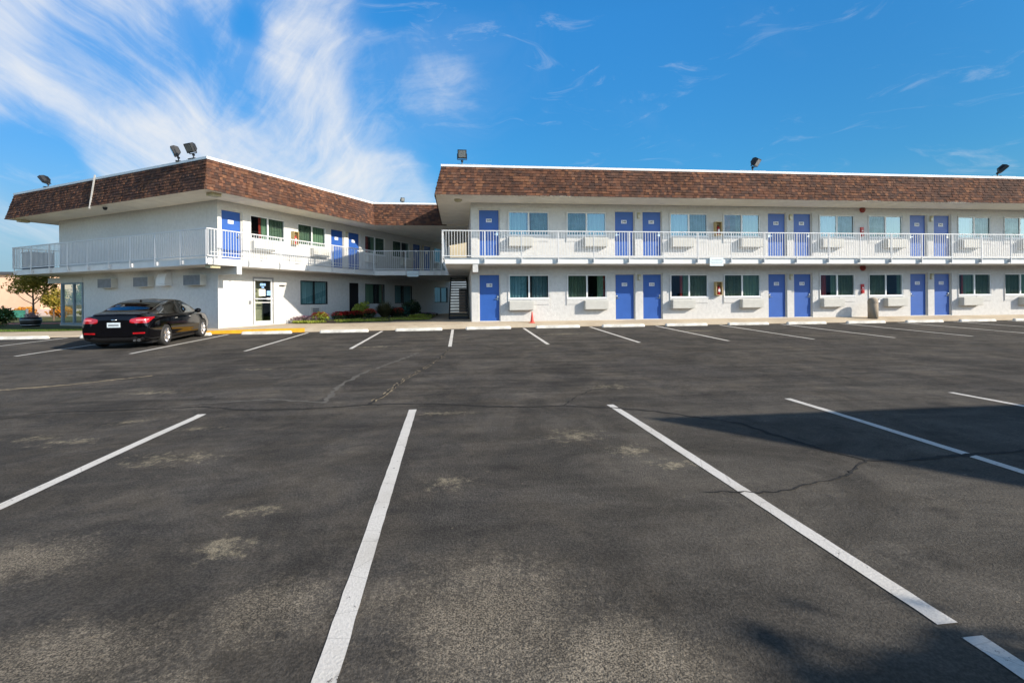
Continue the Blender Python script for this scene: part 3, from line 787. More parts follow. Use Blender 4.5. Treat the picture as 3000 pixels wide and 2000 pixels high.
b = MB(); b.box(a + .33, .035, 1.73, a + .62, .045, 1.84); b.box(a + .41, .035, 1.63, a + .54, .045, 1.69); b.prism([(a + .68, .036), (a + .9, .036), (a + .9, .045), (a + .68, .045)], 1.30, 1.52); b.build('decal', 'decal', gd, world=False)
b = MB(); b.box(LD[0], .12, 0, LD[1], .16, LD[3] - .0); b.box(LD[0] + .0, .04, 0, LD[0] + .04, .12, LD[3]); dk = b.build('door', 'door_dark', wing, world=False); dk['label'] = 'black open doorway behind the shrubs'
# end wall units: three dark grilled sleeves and a white vent hood
for y0, y1 in ((6.97, 8.08), (4.21, 5.29), (.71, 1.80)):
    b = MB(); b.box(-.26, y0, 1.72, 0, y1, 2.16); a = b.build('air_conditioner', 'ac_beige', wing, world=False)
    b = MB(); b.box(-.268, y0 + .02, 1.735, -.26, y1 - .02, 2.145)
    for i in range(9): b.box(-.276, y0 + .04, 1.75 + i * .043, -.268, y1 - .04, 1.766 + i * .043)
    b.build('grille', 'vent_grey', a, world=False)
b = MB(); rows = []
for k in range(9):
    t = k / 8 * pi / 2; rows.append([(-.30 * sin(t) - .001, yy, 1.75 + .55 * cos(t) ** .8 + .06) for yy in (2.98, 3.28, 3.58)])
b.grid(rows, True); b.poly([(-.0, 2.98, 1.8)] + [tuple(r[0]) for r in rows]); b.poly(([(-.0, 3.58, 1.8)] + [tuple(r[-1]) for r in rows])[::-1]); b.box(-.30, 2.98, 1.74, -.0, 3.58, 1.80)
b.build('vent_hood', 'white_paint', wing, world=False)
# glazed lobby corner
b = MB()
for y in (9.86, 10.66, 11.70): b.box(-.02, y, -.05, .08, y + (.16 if y > 11 else .10), 2.05)
b.box(-.02, 9.96, -.05, .08, 11.7, .04); b.box(-.015, 9.96, 1.97, .075, 11.7, 2.05); b.box(.08, 11.76, -.05, 2.5, 11.86, .04); b.box(2.5, 11.76, -.05, 2.6, 11.86, 2.05); b.box(1.25, 11.77, .04, 1.32, 11.85, 2.05)
lb = b.build('shopfront', 'slate_frame', wing, world=False)
b = MB(); b.poly([(.03, 11.7, .04), (.03, 9.96, .04), (.03, 9.96, 1.97), (.03, 11.7, 1.97)]); b.build('pane', 'glass_clear', lb, world=False)
b = MB(); b.poly([(.08, 11.81, .04), (2.5, 11.81, .04), (2.5, 11.81, 2.05), (.08, 11.81, 2.05)]); b.build('pane', 'glass_clear', lb, world=False)
# small wall fittings
b = MB(); b.box(.74, -.012, 1.60, 1.24, 0, 1.86); ws = b.build('wall_sign', 'white_paint', wing, world=False)
b = MB()
for z, k in ((1.80, .12), (1.73, .20), (1.66, .15)): b.box(.99 - k, -.016, z - .008, .99 + k, -.012, z + .008)
b.build('lettering', 'grey_metal', ws, world=False)
b = MB(); b.box(1.38, -.05, .93, 1.48, 0, 1.07); b.build('key_switch', 'grey_metal', wing, world=False)
b = MB(); b.box(2.96, -.10, 1.76, 3.26, 0, 1.79); b.build('bracket', 'dark_metal', wing, world=False)

# balcony slab, soffit and roof follow the angled edge, then turn parallel to the other block (world coordinates)
def W2(p, off): return (p.x + off * (U.x + V.x), p.y + off * (U.y + V.y))
EN = Vector((-9.33, 18.764, 0)); YC = 26.995; LEN = 14.96
def edge(off):
    n = EN + (U + V) * off; s = (YC + off - n.y) / U.y; i = n + U * s; l = n + V * (LEN - 2 * off)
    return l, n, i
ZS0, ZS1 = 2.945, 3.195
l, n, i = edge(.29)
back = [WC + U * 20.9 + V * 3, WC + U * 12 + V * 12, WC + V * 13.6 + U * 9]
b = MB(); pts = [(l.x, l.y), (n.x, n.y), (i.x, i.y), (-.62, YC + .29), (-.62, 32.2), (.49, 32.2), (.49, 39.6)] + [(p.x, p.y) for p in (WC + U * 21 + V * 11.9, WC + V * 13.3 + U * 21)]
# the slab stays outside the rooms: two strips plus the wedge by the stair
w0 = WC - V * .002; 
def strip(poly, z0, z1): b.prism(poly, z0, z1)
inner = lambda s: (w0.x + U.x * s, w0.y + U.y * s)
wl = lambda s_: (WC.x + U.x * s_ - V.x * 1.6, WC.y + U.y * s_ - V.y * 1.6)
well_y = 29.5; s1 = (well_y - WC.y + V.y * 1.6) / U.y; s2 = (.49 - WC.x + V.x * 1.6) / U.x
def cover_poly(n_, i_, y_): return [(n_.x, n_.y), (i_.x, i_.y), (.49, y_), (.49, 34.8), inner(18.38), inner(0)]
strip(cover_poly(n, i, YC + .29), ZS0, ZS1)
e0 = WC - U * .002
strip([(l.x, l.y), (n.x, n.y), (e0.x, e0.y), ((e0 + V * 12).x, (e0 + V * 12).y), ((WC + V * 12 + U * 8).x, (WC + V * 12 + U * 8).y), ((l + U * 9).x, (l + U * 9).y)], ZS0, ZS1)
b.build('balcony_floor', 'slab', wing)
l, n, i = edge(.012); ZE = WB + E2
b = MB(); strip(cover_poly(n, i, YC + .012), ZE, ZE + .06)
strip([(l.x, l.y), (n.x, n.y), (e0.x, e0.y), ((e0 + V * 12).x, (e0 + V * 12).y), ((WC + V * 12 + U * 9).x, (WC + V * 12 + U * 9).y), ((l + U * 10).x, (l + U * 10).y)], ZE, ZE + .06)
b.build('soffit', 'soffit', wing)
# roof
rnd = random.Random(23); b = MB(); L0, N0, I0 = edge(0); L1, N1, I1 = edge(.26); ZT = 6.915
bz = ZE - .012
E_ = [(L0 + U * 9), L0, N0, I0, Vector((-.72, YC, 0))]; T_ = [(L1 + U * 9), L1, N1, I1, Vector((-.72, YC + .26, 0))]
for k in range(4): shingle_face(b, (E_[k].x, E_[k].y, bz), (E_[k + 1].x, E_[k + 1].y, bz), (T_[k].x, T_[k].y, ZT), (T_[k + 1].x, T_[k + 1].y, ZT), rnd)
wroof = b.build('mansard_roof', 'shingle', wing)
b = MB(); L2, N2, I2 = edge(.23); L3, N3, I3 = edge(.36)
Po = [L2 + U * 9, L2, N2, I2, Vector((-.72, YC + .23, 0))]; Pi = [L3 + U * 9, L3, N3, I3, Vector((-.72, YC + .36, 0))]
for k in range(4): b.prism([(Po[k].x, Po[k].y), (Po[k + 1].x, Po[k + 1].y), (Pi[k + 1].x, Pi[k + 1].y), (Pi[k].x, Pi[k].y)], ZT - .008, ZT + .085)
mt = Matrix.Translation((WC.x, WC.y, 0)) @ Matrix.Rotation(pi / 2 - TH, 4, 'Z')
b.build('roof_cap', 'white_paint', wroof)
b = MB(); b.prism([(Pi[0].x, Pi[0].y), (Pi[1].x, Pi[1].y), (Pi[2].x, Pi[2].y), (Pi[3].x, Pi[3].y), (-.72, YC + .36), (-.72, 36.6)], ZT - .12, ZT - .08); b.build('flat_roof', 'flat_roof', wroof)
# railing
b = MB(); pl = []; l, n, i = edge(.20); zt, zb = 4.31, 3.25
railing_run(b, pl, n, l, zt, zb, post_at=[.06, 1.56, 3.14, 4.82, 6.38, 7.98, 9.58, 11.14, 12.8, 14.4], foot=2.96, slab_dir=(U.x, U.y, 0))
railing_run(b, pl, n, i, zt, zb, post_at=[.28, 1.77, 3.28, 4.80, 6.35, 7.88, 9.43], foot=2.96, slab_dir=(V.x, V.y, 0))
railing_run(b, pl, i, (-1.0, i.y), zt, zb, post_at=[0.03, 1.75, 3.3, 3.72], foot=2.96, slab_dir=(0, 1, 0))
q = l + U * 8; railing_run(b, pl, l, q, zt, zb, post_at=[1.6, 3.2, 4.8, 6.4], foot=2.96, slab_dir=None)
b.bar((n + U * .1) + Vector((0, 0, 3.42)), i + Vector((0, 0, 3.42)), .02, .02)
wr = b.build('balcony_railing', 'rail_white', wing); inv = XF[wing.name].inverted()
posts_build(wing, pl, wr, ZS0, ZS1, .09, inv)
# fittings under the eaves
b = MB()
for p, z in ((EN + (U + V) * .45 + U * .2, ZE), (L0 + (U - V) * .5, ZE), (EN + (U + V) * .55 + U * .1, ZS0)):
    b = MB(); mt = Matrix.Translation((p.x, p.y, z)) @ Matrix.Rotation(pi / 2 - TH, 4, 'Z'); b.box(-.2, -.15, -.12, .2, .15, -.001, mt); b.build('soffit_light', 'lamp_beige', wing)
b = MB(); p0 = EN + V * 7.45 - U * .05; p1 = N1 + V * 7.30 - U * .05
b.bar(p0 + Vector((0, 0, 5.58)), p1 + Vector((0, 0, 7.10)), .05, .04); b.build('downpipe', 'pipe_grey', wing)

# ------------------------------------------------------------------ stair
b = MB(); stair = None
stair = thing('staircase', 'dark open riser steel staircase rising between the wing and the block', 'staircase', (-.07, 24.1, .56))
SY0, SY1, SZ1, N = 24.1, 29.9, 2.95, 15
for sx in (-.55, .41):
    b = MB(); b.bar((sx, SY0, .60), (sx, SY1, SZ1), .05, .26); b.build('stringer', 'stair', stair)
for k in range(N):
    t = (k + .4) / N; b = MB(); y = SY0 + (SY1 - SY0) * t; z = .62 + (SZ1 - .62) * t
    b.box(-.52, y - .16, z - .04, .38, y + .16, z + .02); b.build('tread', 'stair', stair)
b = MB(); b.box(-.52, 24.0, .565, .38, 24.22, .70); b.build('bottom_step', 'stair', stair)

# ------------------------------------------------------------------ fittings that are things of their own
def floodlight(label, loc, rz, tilt, yaw=0., small=False):
    t = thing('floodlight', label, 'floodlight', loc, rz, 'floodlights along the roof edges')
    k = .5 if small else .86
    b = MB(); b.box(-.22 * k, -.10, 0, .22 * k, .10, .03); b.tube([(0, 0, .03), (0, 0, .20 * k)], .022, 8); b.lathe([(0, .17 * k), (.05, .17 * k), (.05, .24 * k), (0, .24 * k)], 10)
    b.build('pole', 'dark_metal', t, world=False)
    R = Matrix.Translation((0, 0, .25 * k)) @ Matrix.Rotation(tilt, 4, 'X')
    b = MB(); T = lambda *p: tuple(R @ Vector(p)); w = .225 * k
    for sx in (-1, 1): b.bar(T(sx * w, 0, .03 * k), T(sx * w, 0, .30 * k), .022, .035)
    b.bar(T(-w, 0, .02 * k), T(w, 0, .02 * k), .03, .02); b.build('bracket', 'dark_metal', t, world=False)
    b = MB(); rows = []
    for y, hw, z0, z1 in ((-.13, .20, .08, .46), (-.11, .212, .065, .475), (.02, .212, .065, .475), (.14, .14, .14, .42)):
        rows.append([T(sx * hw * k, y * k, z * k) for sx, z in ((-1, z0), (1, z0), (1, z1), (-1, z1))])
    b.grid(rows, False, True); b.poly(rows[0]); b.poly(rows[-1][::-1])
    for i in range(5): b.box((-.15 + i * .07) * k, .12 * k, .16 * k, (-.135 + i * .07) * k, .17 * k, .40 * k, R)
    h = b.build('lamp_head', 'dark_metal', t, world=False)
    b = MB(); b.box(-.165 * k, -.135 * k, .12 * k, .165 * k, -.131 * k, .43 * k, R); b.build('reflector', 'grey_metal', h, world=False)
    b = MB(); b.poly([T(-.17 * k, -.142 * k, .11 * k), T(.17 * k, -.142 * k, .11 * k), T(.17 * k, -.142 * k, .44 * k), T(-.17 * k, -.142 * k, .44 * k)]); b.build('lens', 'lens', h, world=False)
    return t
RT = MZ + 6.452
floodlight('black floodlight facing straight out above the first blue door of the white block', (.13, 19.72, RT), 0, radians(12))
floodlight('black floodlight tilted upwards over the middle of the long white block', (12.82, 19.72, RT), radians(34), radians(34))
floodlight('black floodlight tilted upwards near the right end of the long roof', (24.98, 19.72, RT), radians(50), radians(46))
f = N1 + V * .85 + U * .05; floodlight('black floodlight nearest the roof corner of the angled wing', (f.x, f.y, ZT + .085), radians(-28), radians(27))
f = N1 + V * 1.75 + U * .05; floodlight('black floodlight with a pale side, second from the roof corner of the angled wing', (f.x, f.y, ZT + .085), radians(-62), radians(25))
f = N1 + V * 11.5 + U * .1; floodlight('pale worn floodlight at the far left end of the wing roof', (f.x, f.y, ZT + .085), radians(-84), radians(38))
floodlight('small dark floodlight over the roof valley where wing and block meet', (-3.2, 27.5, ZT + .05), radians(30), radians(10), small=True)

def cabinet(label, fr, x, z):
    t = thing('extinguisher_cabinet', label, 'fire extinguisher', tuple(fr @ Vector((x, 0, z))), fr.to_euler().z, 'fire extinguisher cabinets')
    b = MB(); b.box(-.15, -.20, 0, -.125, 0, .62); b.box(.125, -.20, 0, .15, 0, .62); b.box(-.125, -.20, .595, .125, 0, .62); b.box(-.125, -.20, 0, .125, 0, .025); b.box(-.125, -.02, .025, .125, 0, .595)
    b.build('box', 'wood', t, world=False)
    b = MB(); b.lathe([(0, .03), (.058, .03), (.06, .05), (.06, .34), (.035, .40), (.02, .41), (.02, .44), (0, .44)], 14, Matrix.Translation((.02, -.10, 0))); e = b.build('extinguisher', 'red', t, world=False)
    b = MB(); b.box(-.02, -.125, .44, .07, -.08, .475); b.tube([(.0, -.11, .45), (-.07, -.12, .40), (-.075, -.12, .2)], .012, 6); b.build('valve', 'dark_metal', e, world=False)
    b = MB(); b.box(-.03, -.163, .16, .07, -.158, .28); b.build('label_plate', 'white_paint', e, world=False)
FB = XF[block.name]; FW = XF[wing.name]
cabinet('tan fire extinguisher cabinet on the ground floor wall of the white block', FB, 11.3, 1.06)
cabinet('tan fire extinguisher cabinet on the upper balcony wall of the white block', FB, 11.3, 3.80)
cabinet('tan fire extinguisher cabinet on the balcony wall of the angled wing', FW, 3.8, 3.75)
for z, w in ((2.32, 'under the balcony of the white block'), (5.105 - .02, 'under the eaves of the white block')):
    t = thing('alarm_bell', 'round dark red fire bell ' + w, 'fire bell', (19.13, 20.9, MZ + z), 0, 'fire bells')
    b = MB(); r9 = Matrix.Rotation(radians(90), 4, 'X'); b.lathe([(.145, .02), (.145, .05), (.12, .085), (.05, .10), (0, .10)], 24, r9); b.build('gong', 'dark_red', t, world=False)
    b = MB(); b.box(-.06, -.02, -.06, .06, 0, .06); b.lathe([(0, .10), (.025, .10), (.02, .115), (0, .115)], 10, r9); b.build('mount', 'dark_metal', t, world=False)
for z, w in ((1.12, 'beside the ground floor window above the litter bin'), (3.83, 'on the upper wall above the balcony rail')):
    t = thing('alarm_call_point', 'red fire alarm call point ' + w, 'fire alarm', (19.10, 20.9, MZ + z), 0, 'fire alarm call points')
    b = MB(); b.box(-.07, -.06, .17, .07, 0, .42); b.build('box', 'red', t, world=False)
    b = MB(); b.box(-.035, -.068, .21, .035, -.06, .27); b.build('lever', 'white_paint', t, world=False)
    b = MB(); b.box(-.055, -.09, -.02, .055, 0, .14); b.build('sounder', 'red', t, world=False)

p = l + U * .75 - V * .55; t = thing('storage_box', 'dark grey blue storage box behind the railing at the far left end of the balcony', 'storage box', (p.x, p.y, ZS1), pi / 2 - TH)
b = MB(); b.box(-.45, -.4, 0, .45, .4, .84); b.build('body', 'storage', t, world=False)
b = MB(); b.box(-.48, -.43, .84, .48, .43, .90); b.build('lid', 'storage', t, world=False)
# traffic cone
t = thing('traffic_cone', 'small orange traffic cone in front of the first ground floor window', 'traffic cone', (3.09, 20.45, wz(3.09, 20.45)))
b = MB(); b.lathe([(.0, .48), (.018, .48), (.022, .47), (.085, .03), (.085, .025)], 20); b.build('cone_body', 'cone', t, world=False)
b = MB(); b.box(-.115, -.115, 0, .115, .115, .026); b.build('base', 'cone', t, world=False)
# litter bin
t = thing('litter_bin', 'brown aggregate litter bin with dome lid against the white wall', 'litter bin', (19.13, 20.33, wz(19, 20.4)))
b = MB(); b.lathe([(.0, 0), (.205, 0), (.205, .70), (.195, .71), (0, .71)], 26); b.build('bin_body', 'bin', t, world=False)
b = MB(); b.lathe([(.212, .70), (.212, .80), (.19, .89), (.12, .955), (0, .975)], 26); ld = b.build('lid', 'bin', t, world=False)
b = MB(); b.box(.03, -.215, .755, .16, -.13, .86, Matrix.Rotation(radians(20), 4, 'Z')); b.build('flap', 'white_paint', ld, world=False)
b = MB(); b.lathe([(.05, .0), (.07, .03), (.06, .12), (0, .13)], 12, Matrix.Translation((.21, -.05, .78))); b.build('ashtray', 'dark_metal', ld, world=False)

# wheel stops
def stop_mesh():
    b = MB(); L = .93; prof = [(-.085, 0), (-.075, .06), (-.045, .115), (.045, .115), (.075, .06), (.085, 0)]
    rows = [[(sx, y * k, z * (k if k < 1 else 1)) for y, z in prof] for sx, k in ((-L, .72), (-L + .05, 1), (-.4, 1), (.4, 1), (L - .05, 1), (L, .72))]
    b.grid(rows, False); b.poly(rows[0][::-1]); b.poly(rows[-1]); return b.mesh('wheel_stop', 'stop')
sm = stop_mesh()
STOPS = [(-16.25, 'pale concrete wheel stop at the far left beside the lawn'), (-13.3, 'pale wheel stop half hidden behind the rear of the black sedan'), (-10.5, 'pale wheel stop in front of the black sedan'),
         (-7.55, 'low white wheel stop against the yellow kerb'), (-4.6, 'pale wheel stop in front of the red flowers'), (-1.68, 'pale wheel stop in front of the shrubs beside the staircase'),
         (1.13, 'pale wheel stop in front of the first blue door of the white block'), (4.02, 'pale wheel stop just right of the orange cone'), (6.85, 'pale wheel stop in front of blue door 117'),
         (9.65, 'pale wheel stop in front of the window right of door 116'), (12.5, 'pale wheel stop in front of the extinguisher cabinet'), (15.2, 'pale wheel stop in front of blue door 115'), (18.05, 'pale wheel stop just left of the litter bin'),
         (20.95, 'pale wheel stop just right of the litter bin'), (23.75, 'pale wheel stop right of blue door 112'), (26.6, 'pale wheel stop at the right edge of the photo')]
for x, lab in STOPS:
    y = 19.62 + random.uniform(-.05, .05); o = link('wheel_stop', sm, None, (x + .02, y, gz(x, y) - .004), radians(random.uniform(-1.2, 1.2)))
    o.rotation_euler[1] = -math.atan((gz(x + .5, y) - gz(x - .5, y))); tag(o, lab, 'wheel stop', 'wheel stops along the building')
# hanging signs on the slab faces, dome camera
def slab_sign(label, loc, w, h):
    t = thing('sign_board', label, 'sign', loc, 0, 'small signs on the balcony edge')
    b = MB(); b.box(-w / 2, -.02, 0, w / 2, .0, h); b.build('board', 'sign_pale', t, world=False)
    b = MB()
    for z, k in ((.30, .8), (.50, .9), (.70, .75)): b.box(-w / 2 * k, -.024, h * z, w / 2 * k, -.02, h * z + .02)
    b.build('lettering', 'grey_metal', t, world=False)
slab_sign('small pale blue notice board on the balcony edge below the upper extinguisher', (11.05, 19.62, 2.90), .62, .36)
slab_sign('small pale notice board on the shaded balcony edge of the wing', (-2.62, 27.23, 2.86), .62, .30)
p = EN + V * 6.9 + (U * .25); t = thing('security_camera', 'dark dome security camera under the eave of the wing', 'security camera', (p.x, p.y, ZE))
b = MB(); b.lathe([(.0, -.001), (.08, -.001), (.08, -.05)], 16); b.build('mount', 'white_paint', t, world=False)
b = MB(); b.lathe([(.085, -.05), (.085, -.10), (.06, -.165), (0, -.185)], 18); b.build('dome', 'dark_metal', t, world=False)

# ------------------------------------------------------------------ black sedan
def crom(p0, p1, p2, p3, t):
    return .5 * (2 * p1 + (p2 - p0) * t + (2 * p0 - 5 * p1 + 4 * p2 - p3) * t * t + (3 * p1 - p0 - 3 * p2 + p3) * t ** 3)
# y, zbot, xsill, xmid, xbelt, zbelt, xg, xr, zr, zt
SEC = [(-2.43, .40, .50, .60, .52, .80, .46, .36, .865, .875), (-2.39, .29, .74, .80, .73, .90, .66, .50, 1.00, 1.015), (-2.30, .24, .80, .865, .80, .935, .72, .56, 1.035, 1.052), (-2.10, .20, .83, .895, .85, .95, .765, .60, 1.06, 1.08),
       (-1.80, .18, .85, .912, .875, .955, .775, .62, 1.10, 1.118), (-1.45, .17, .86, .918, .885, .955, .775, .615, 1.205, 1.235), (-1.05, .17, .86, .918, .89, .95, .775, .605, 1.325, 1.36), (-.55, .17, .86, .916, .89, .945, .775, .60, 1.40, 1.445),
       (.0, .17, .86, .915, .89, .94, .775, .595, 1.412, 1.462), (.45, .17, .86, .915, .888, .935, .77, .60, 1.365, 1.415), (.90, .17, .86, .915, .885, .93, .765, .63, 1.215, 1.255), (1.25, .18, .86, .915, .88, .92, .76, .68, 1.045, 1.07),
       (1.50, .18, .85, .912, .87, .90, .75, .66, .955, .975), (1.9, .20, .83, .89, .83, .85, .72, .56, .90, .925), (2.2, .22, .76, .83, .74, .77, .62, .45, .81, .835), (2.36, .26, .62, .70, .60, .68, .48, .34, .72, .735), (2.42, .34, .44, .50, .42, .58, .34, .22, .60, .61)]
def car_section(y):
    k = 0
    while k < len(SEC) - 2 and SEC[k + 1][0] <= y: k += 1
    a, c = SEC[k], SEC[k + 1]; t = (y - a[0]) / (c[0] - a[0]); p = SEC[max(0, k - 1)]; n = SEC[min(len(SEC) - 1, k + 2)]
    return [crom(p[i], a[i], c[i], n[i], t) for i in range(10)]
def car_ring(y, NR=16):
    _, zb, xs, xm, xb, zbe, xg, xr, zr, zt = car_section(y)
    zm = zb + (zbe - zb) * .62
    P = [(0, zb), (xs * .7, zb), (xs, zb + .06), (xm - .012, zb + (zbe - zb) * .32), (xm, zm), (xb, zbe - .015), (xg, zbe + .025 if zr - zbe > .12 else zbe + (zr - zbe) * .3), (xr + (xg - xr) * .38, zbe + .03 + (zr - zbe - .03) * .66 if zr - zbe > .12 else zbe + (zr - zbe) * .6), (xr, zr), (xr * .55, zr + (zt - zr) * .72), (0, zt)]
    out = []
    for i in range(len(P) - 1):
        q0 = P[max(0, i - 1)]; q3 = P[min(len(P) - 1, i + 2)]
        for j in range(NR // 2):
            t = j / (NR // 2); out.append((crom(q0[0], P[i][0], P[i + 1][0], q3[0], t), crom(q0[1], P[i][1], P[i + 1][1], q3[1], t), i + t))
    out.append((P[-1][0], P[-1][1], len(P) - 1.)); return out
car = thing('parked_car', 'black four door sedan parked nose in beside the yellow kerb', 'car', (0, 0, 0))
ys = frange(-2.43, -2.0, 26) + frange(-1.97, 2.2, 130) + frange(2.215, 2.42, 14)
rings = [car_ring(y) for y in ys]
AX_R, AX_F, WR = -1.385, 1.415, .335
def face_iter():
    for i in range(len(ys) - 1):
        for j in range(len(rings[0]) - 1):
            q = [(rings[i][j], ys[i]), (rings[i][j + 1], ys[i]), (rings[i + 1][j + 1], ys[i + 1]), (rings[i + 1][j], ys[i + 1])]
            yield [(r[0], y, r[1]) for r, y in q], sum(r[2] for r, y in q) / 4
FACES = list(face_iter())
def cen(q): return tuple(sum(p[k] for p in q) / 4 for k in range(3))
def car_part(pred, off=0., both=True, sides=(1, -1)):
    b = MB(); idx = {}
    def vid(p):
        k = (round(p[0], 4), round(p[1], 4), round(p[2], 4))
        if k not in idx: idx[k] = len(b.v); b.v.append(p)
        return idx[k]
    for q, v in FACES:
        c = cen(q)
        for s in sides:
            if not pred(c[0] * s, c[1], c[2], v): continue
            n = (Vector(q[1]) - Vector(q[0])).cross(Vector(q[3]) - Vector(q[0])); n = n.normalized() if n.length > 1e-9 else Vector((0, 0, 0))
            pts = [tuple(Vector(p)) for p in q]
            ids = [vid((p[0] * s, p[1], p[2])) for p in pts]
            if len(set(ids)) < 3: continue
            f = []
            for k in ids:
                if k not in f: f.append(k)
            b.f.append(tuple(f if s > 0 else f[::-1])); b.c.append(None); b.sm.append(True)
    return b
def push_out(me, d):
    me.calc_loop_triangles(); ns = [v.normal.copy() for v in me.vertices]
    for v, n in zip(me.vertices, ns):
        v.co += (n if (n.x * v.co.x + n.z * (v.co.z - .6) + n.y * v.co.y * .4) >= 0 else -n) * d
HW = []
for y_, r_ in zip(ys, rings):
    if y_ > -1.9: break
    HW.append((y_, r_))
def half_width(r, z):
    best = 0.
    for a, c in zip(r[:-1], r[1:]):
        lo, hi = min(a[1], c[1]), max(a[1], c[1])
        if lo <= z <= hi: t_ = (z - a[1]) / (c[1] - a[1]) if c[1] != a[1] else 0; best = max(best, a[0] + (c[0] - a[0]) * t_)
    return best
def rear_surf(u, z):
    """point on the rear corner of the body: u 0..1 runs from the boot lid round to the flank"""
    prof = [(0., -2.43)] + [(half_width(r, z), y_) for y_, r in HW]
    L = [0.]
    for a, c in zip(prof[:-1], prof[1:]): L.append(L[-1] + math.dist(a, c))
    tgt = .40 + u * .72
    for k in range(1, len(prof)):
        if L[k] >= tgt:
            t_ = (tgt - L[k - 1]) / max(1e-6, L[k] - L[k - 1]); a, c = prof[k - 1], prof[k]
            return a[0] + (c[0] - a[0]) * t_, a[1] + (c[1] - a[1]) * t_
    return prof[-1]
def arch(x, y, z): return abs(x) > .55 and (math.hypot(y - AX_R, z - WR) < .375 or math.hypot(y - AX_F, z - WR) < .375)
body = car_part(lambda x, y, z, v: not arch(x, y, z)); n0 = len(body.f)
for e in (0, -1):
    r = rings[e]; pts = [(p[0], ys[e], p[1]) for p in r] + [(-p[0], ys[e], p[1]) for p in r[-2:0:-1]]
    body.poly(pts if e == 0 else pts[::-1])
bo = link('body', body.mesh('body', 'carpaint'), car)
def cpart(name, mat, pred, d, parent=car, sides=(1, -1)):
    me = car_part(pred, sides=sides).mesh(name, mat); me.update(); push_out(me, d); return link(name, me, parent)
rear_glass = lambda x, y, z, v: -1.72 < y < -.98 and v > 8.05 and abs(x) < .60
cpart('rear_window', 'glass_car', rear_glass, .004)
cpart('windscreen', 'glass_car', lambda x, y, z, v: .42 < y < 1.30 and v > 8.1, .004)
zlim = lambda y: .985 + (.02 if y < -1 else 0)
def sideglass(y0, y1): return lambda x, y, z, v: y0 < y < y1 and 6.12 < v < 7.86 and z > zlim(y) and z < 1.375
for s in (1, -1):
    for y0, y1 in ((-1.46, -1.08), (-1.04, -.20), (-.12, .92)): cpart('side_window', 'glass_car', sideglass(y0, y1), .004, sides=(s,))
    cpart('window_trim', 'chrome', lambda x, y, z, v: -1.62 < y < .8 and ((7.86 <= v < 8.03 and z > 1.0)), .005, sides=(s,))
    cpart('side_window_pillar', 'car_trim', lambda x, y, z, v: (-1.08 <= y <= -1.04 or -.20 <= y <= -.12) and 6.1 < v < 7.86 and z > .98, .003, sides=(s,))
    b = MB(); rows = []
    for k in range(29):
        u = k / 28; x_ = .40 + .56 * min(1, u / .72) if u < .72 else None
        zl = .775 + .03 * max(0, 1 - u / .08) + .135 * sstep(.55, 1., u); zh = .905 + .035 * sstep(0, .35, u) + .012 * u - .025 * max(0, 1 - u / .06)
        row = []
        for m_ in range(7):
            z_ = zl + (zh - zl) * m_ / 6
            X_, Y_ = rear_surf(u, z_); n_ = Vector((X_ * .75, Y_ + 1.75, 0)).normalized(); row.append((s * (X_ + abs(n_.x) * .009), Y_ - abs(n_.y) * .009, z_))
        rows.append(row)
    b.grid(rows if s > 0 else [r[::-1] for r in rows], True); tl = link('taillight', b.mesh('taillight', 'taillight'), car)
    b = MB(); b.grid([[(q[0] * 1.002 + s * .003, q[1] - .004, q[2]) for q in r[3:5]] for r in rows[6:20]], True); link('lamp_strip', b.mesh('lamp_strip', 'lens_pale'), tl)
    b = MB(); rows = []
    for k in range(15):
        u = .10 + .42 * k / 14; row = []
        for m_ in range(3):
            z_ = .455 + .045 * m_ / 2 + .018 * u; X_, Y_ = rear_surf(u, z_); n_ = Vector((X_ * .75, Y_ + 1.75, 0)).normalized(); row.append((s * (X_ + abs(n_.x) * .008), Y_ - abs(n_.y) * .008, z_))
        rows.append(row)
    b.grid(rows, True); link('reflector', b.mesh('reflector', 'taillight'), car)
    # wheels
    for ya in (AX_R, AX_F):
        w = MB(); mt = Matrix.Translation((s * .82, ya, WR)) @ Matrix.Rotation(radians(90), 4, 'Y')
        w.lathe([(.225, -.10), (.30, -.105), (.325, -.09), (.334, -.05), (.334, .05), (.325, .09), (.30, .105), (.225, .10)], 40, mt)
        wo = link('wheel', w.mesh('wheel', 'tyre'), car)
        r = MB(); o_ = s * .085
        r.lathe([(.228, o_), (.215, o_ * .9), (.205, o_ * .3), (.06, o_ * .25), (0, o_ * .25)], 32, mt)
        for k in range(10):
            a = 2 * pi * (k // 2) / 5 + (.17 if k % 2 else -.17) + .3
            p = mt @ Vector((cos(a) * .05, sin(a) * .05, o_ * .85)); q = mt @ Vector((cos(a) * .215, sin(a) * .215, o_ * .95)); r.bar(p, q, .03, .045, up=(1, 0, 0))
        r.lathe([(.06, o_ * .8), (.05, o_ * 1.0), (0, o_ * 1.02)], 16, mt)
        link('rim', r.mesh('rim', 'alloy'), wo)
    m_ = MB(); rows = []
    for k, (yy, a, hh) in enumerate(((.70, .02, .02), (.73, .09, .07), (.80, .11, .085), (.90, .07, .05), (.94, .02, .015))):
        rows.append([(s * (.99 + a * cos(t * pi / 4)), yy, 1.02 + hh * sin(t * pi / 4)) for t in range(8)])
    m_.grid(rows, True, True); m_.poly(rows[0]); m_.poly(rows[-1][::-1]); m_.bar((s * .84, .82, .965), (s * .95, .82, .99), .06, .03); link('wing_mirror', m_.mesh('wing_mirror', 'carpaint'), car)
    for yy in (-.86, .18):
        h = MB(); h.bar((s * .925, yy, .845), (s * .918, yy + .19, .845), .022, .026); link('door_handle', h.mesh('door_handle', 'chrome'), car)
    tx = MB()
    for k in (0, 1): tx.tube([(s * (.50 + k * .11), -2.40, .27), (s * (.50 + k * .11), -2.30, .275)], .042, 12)
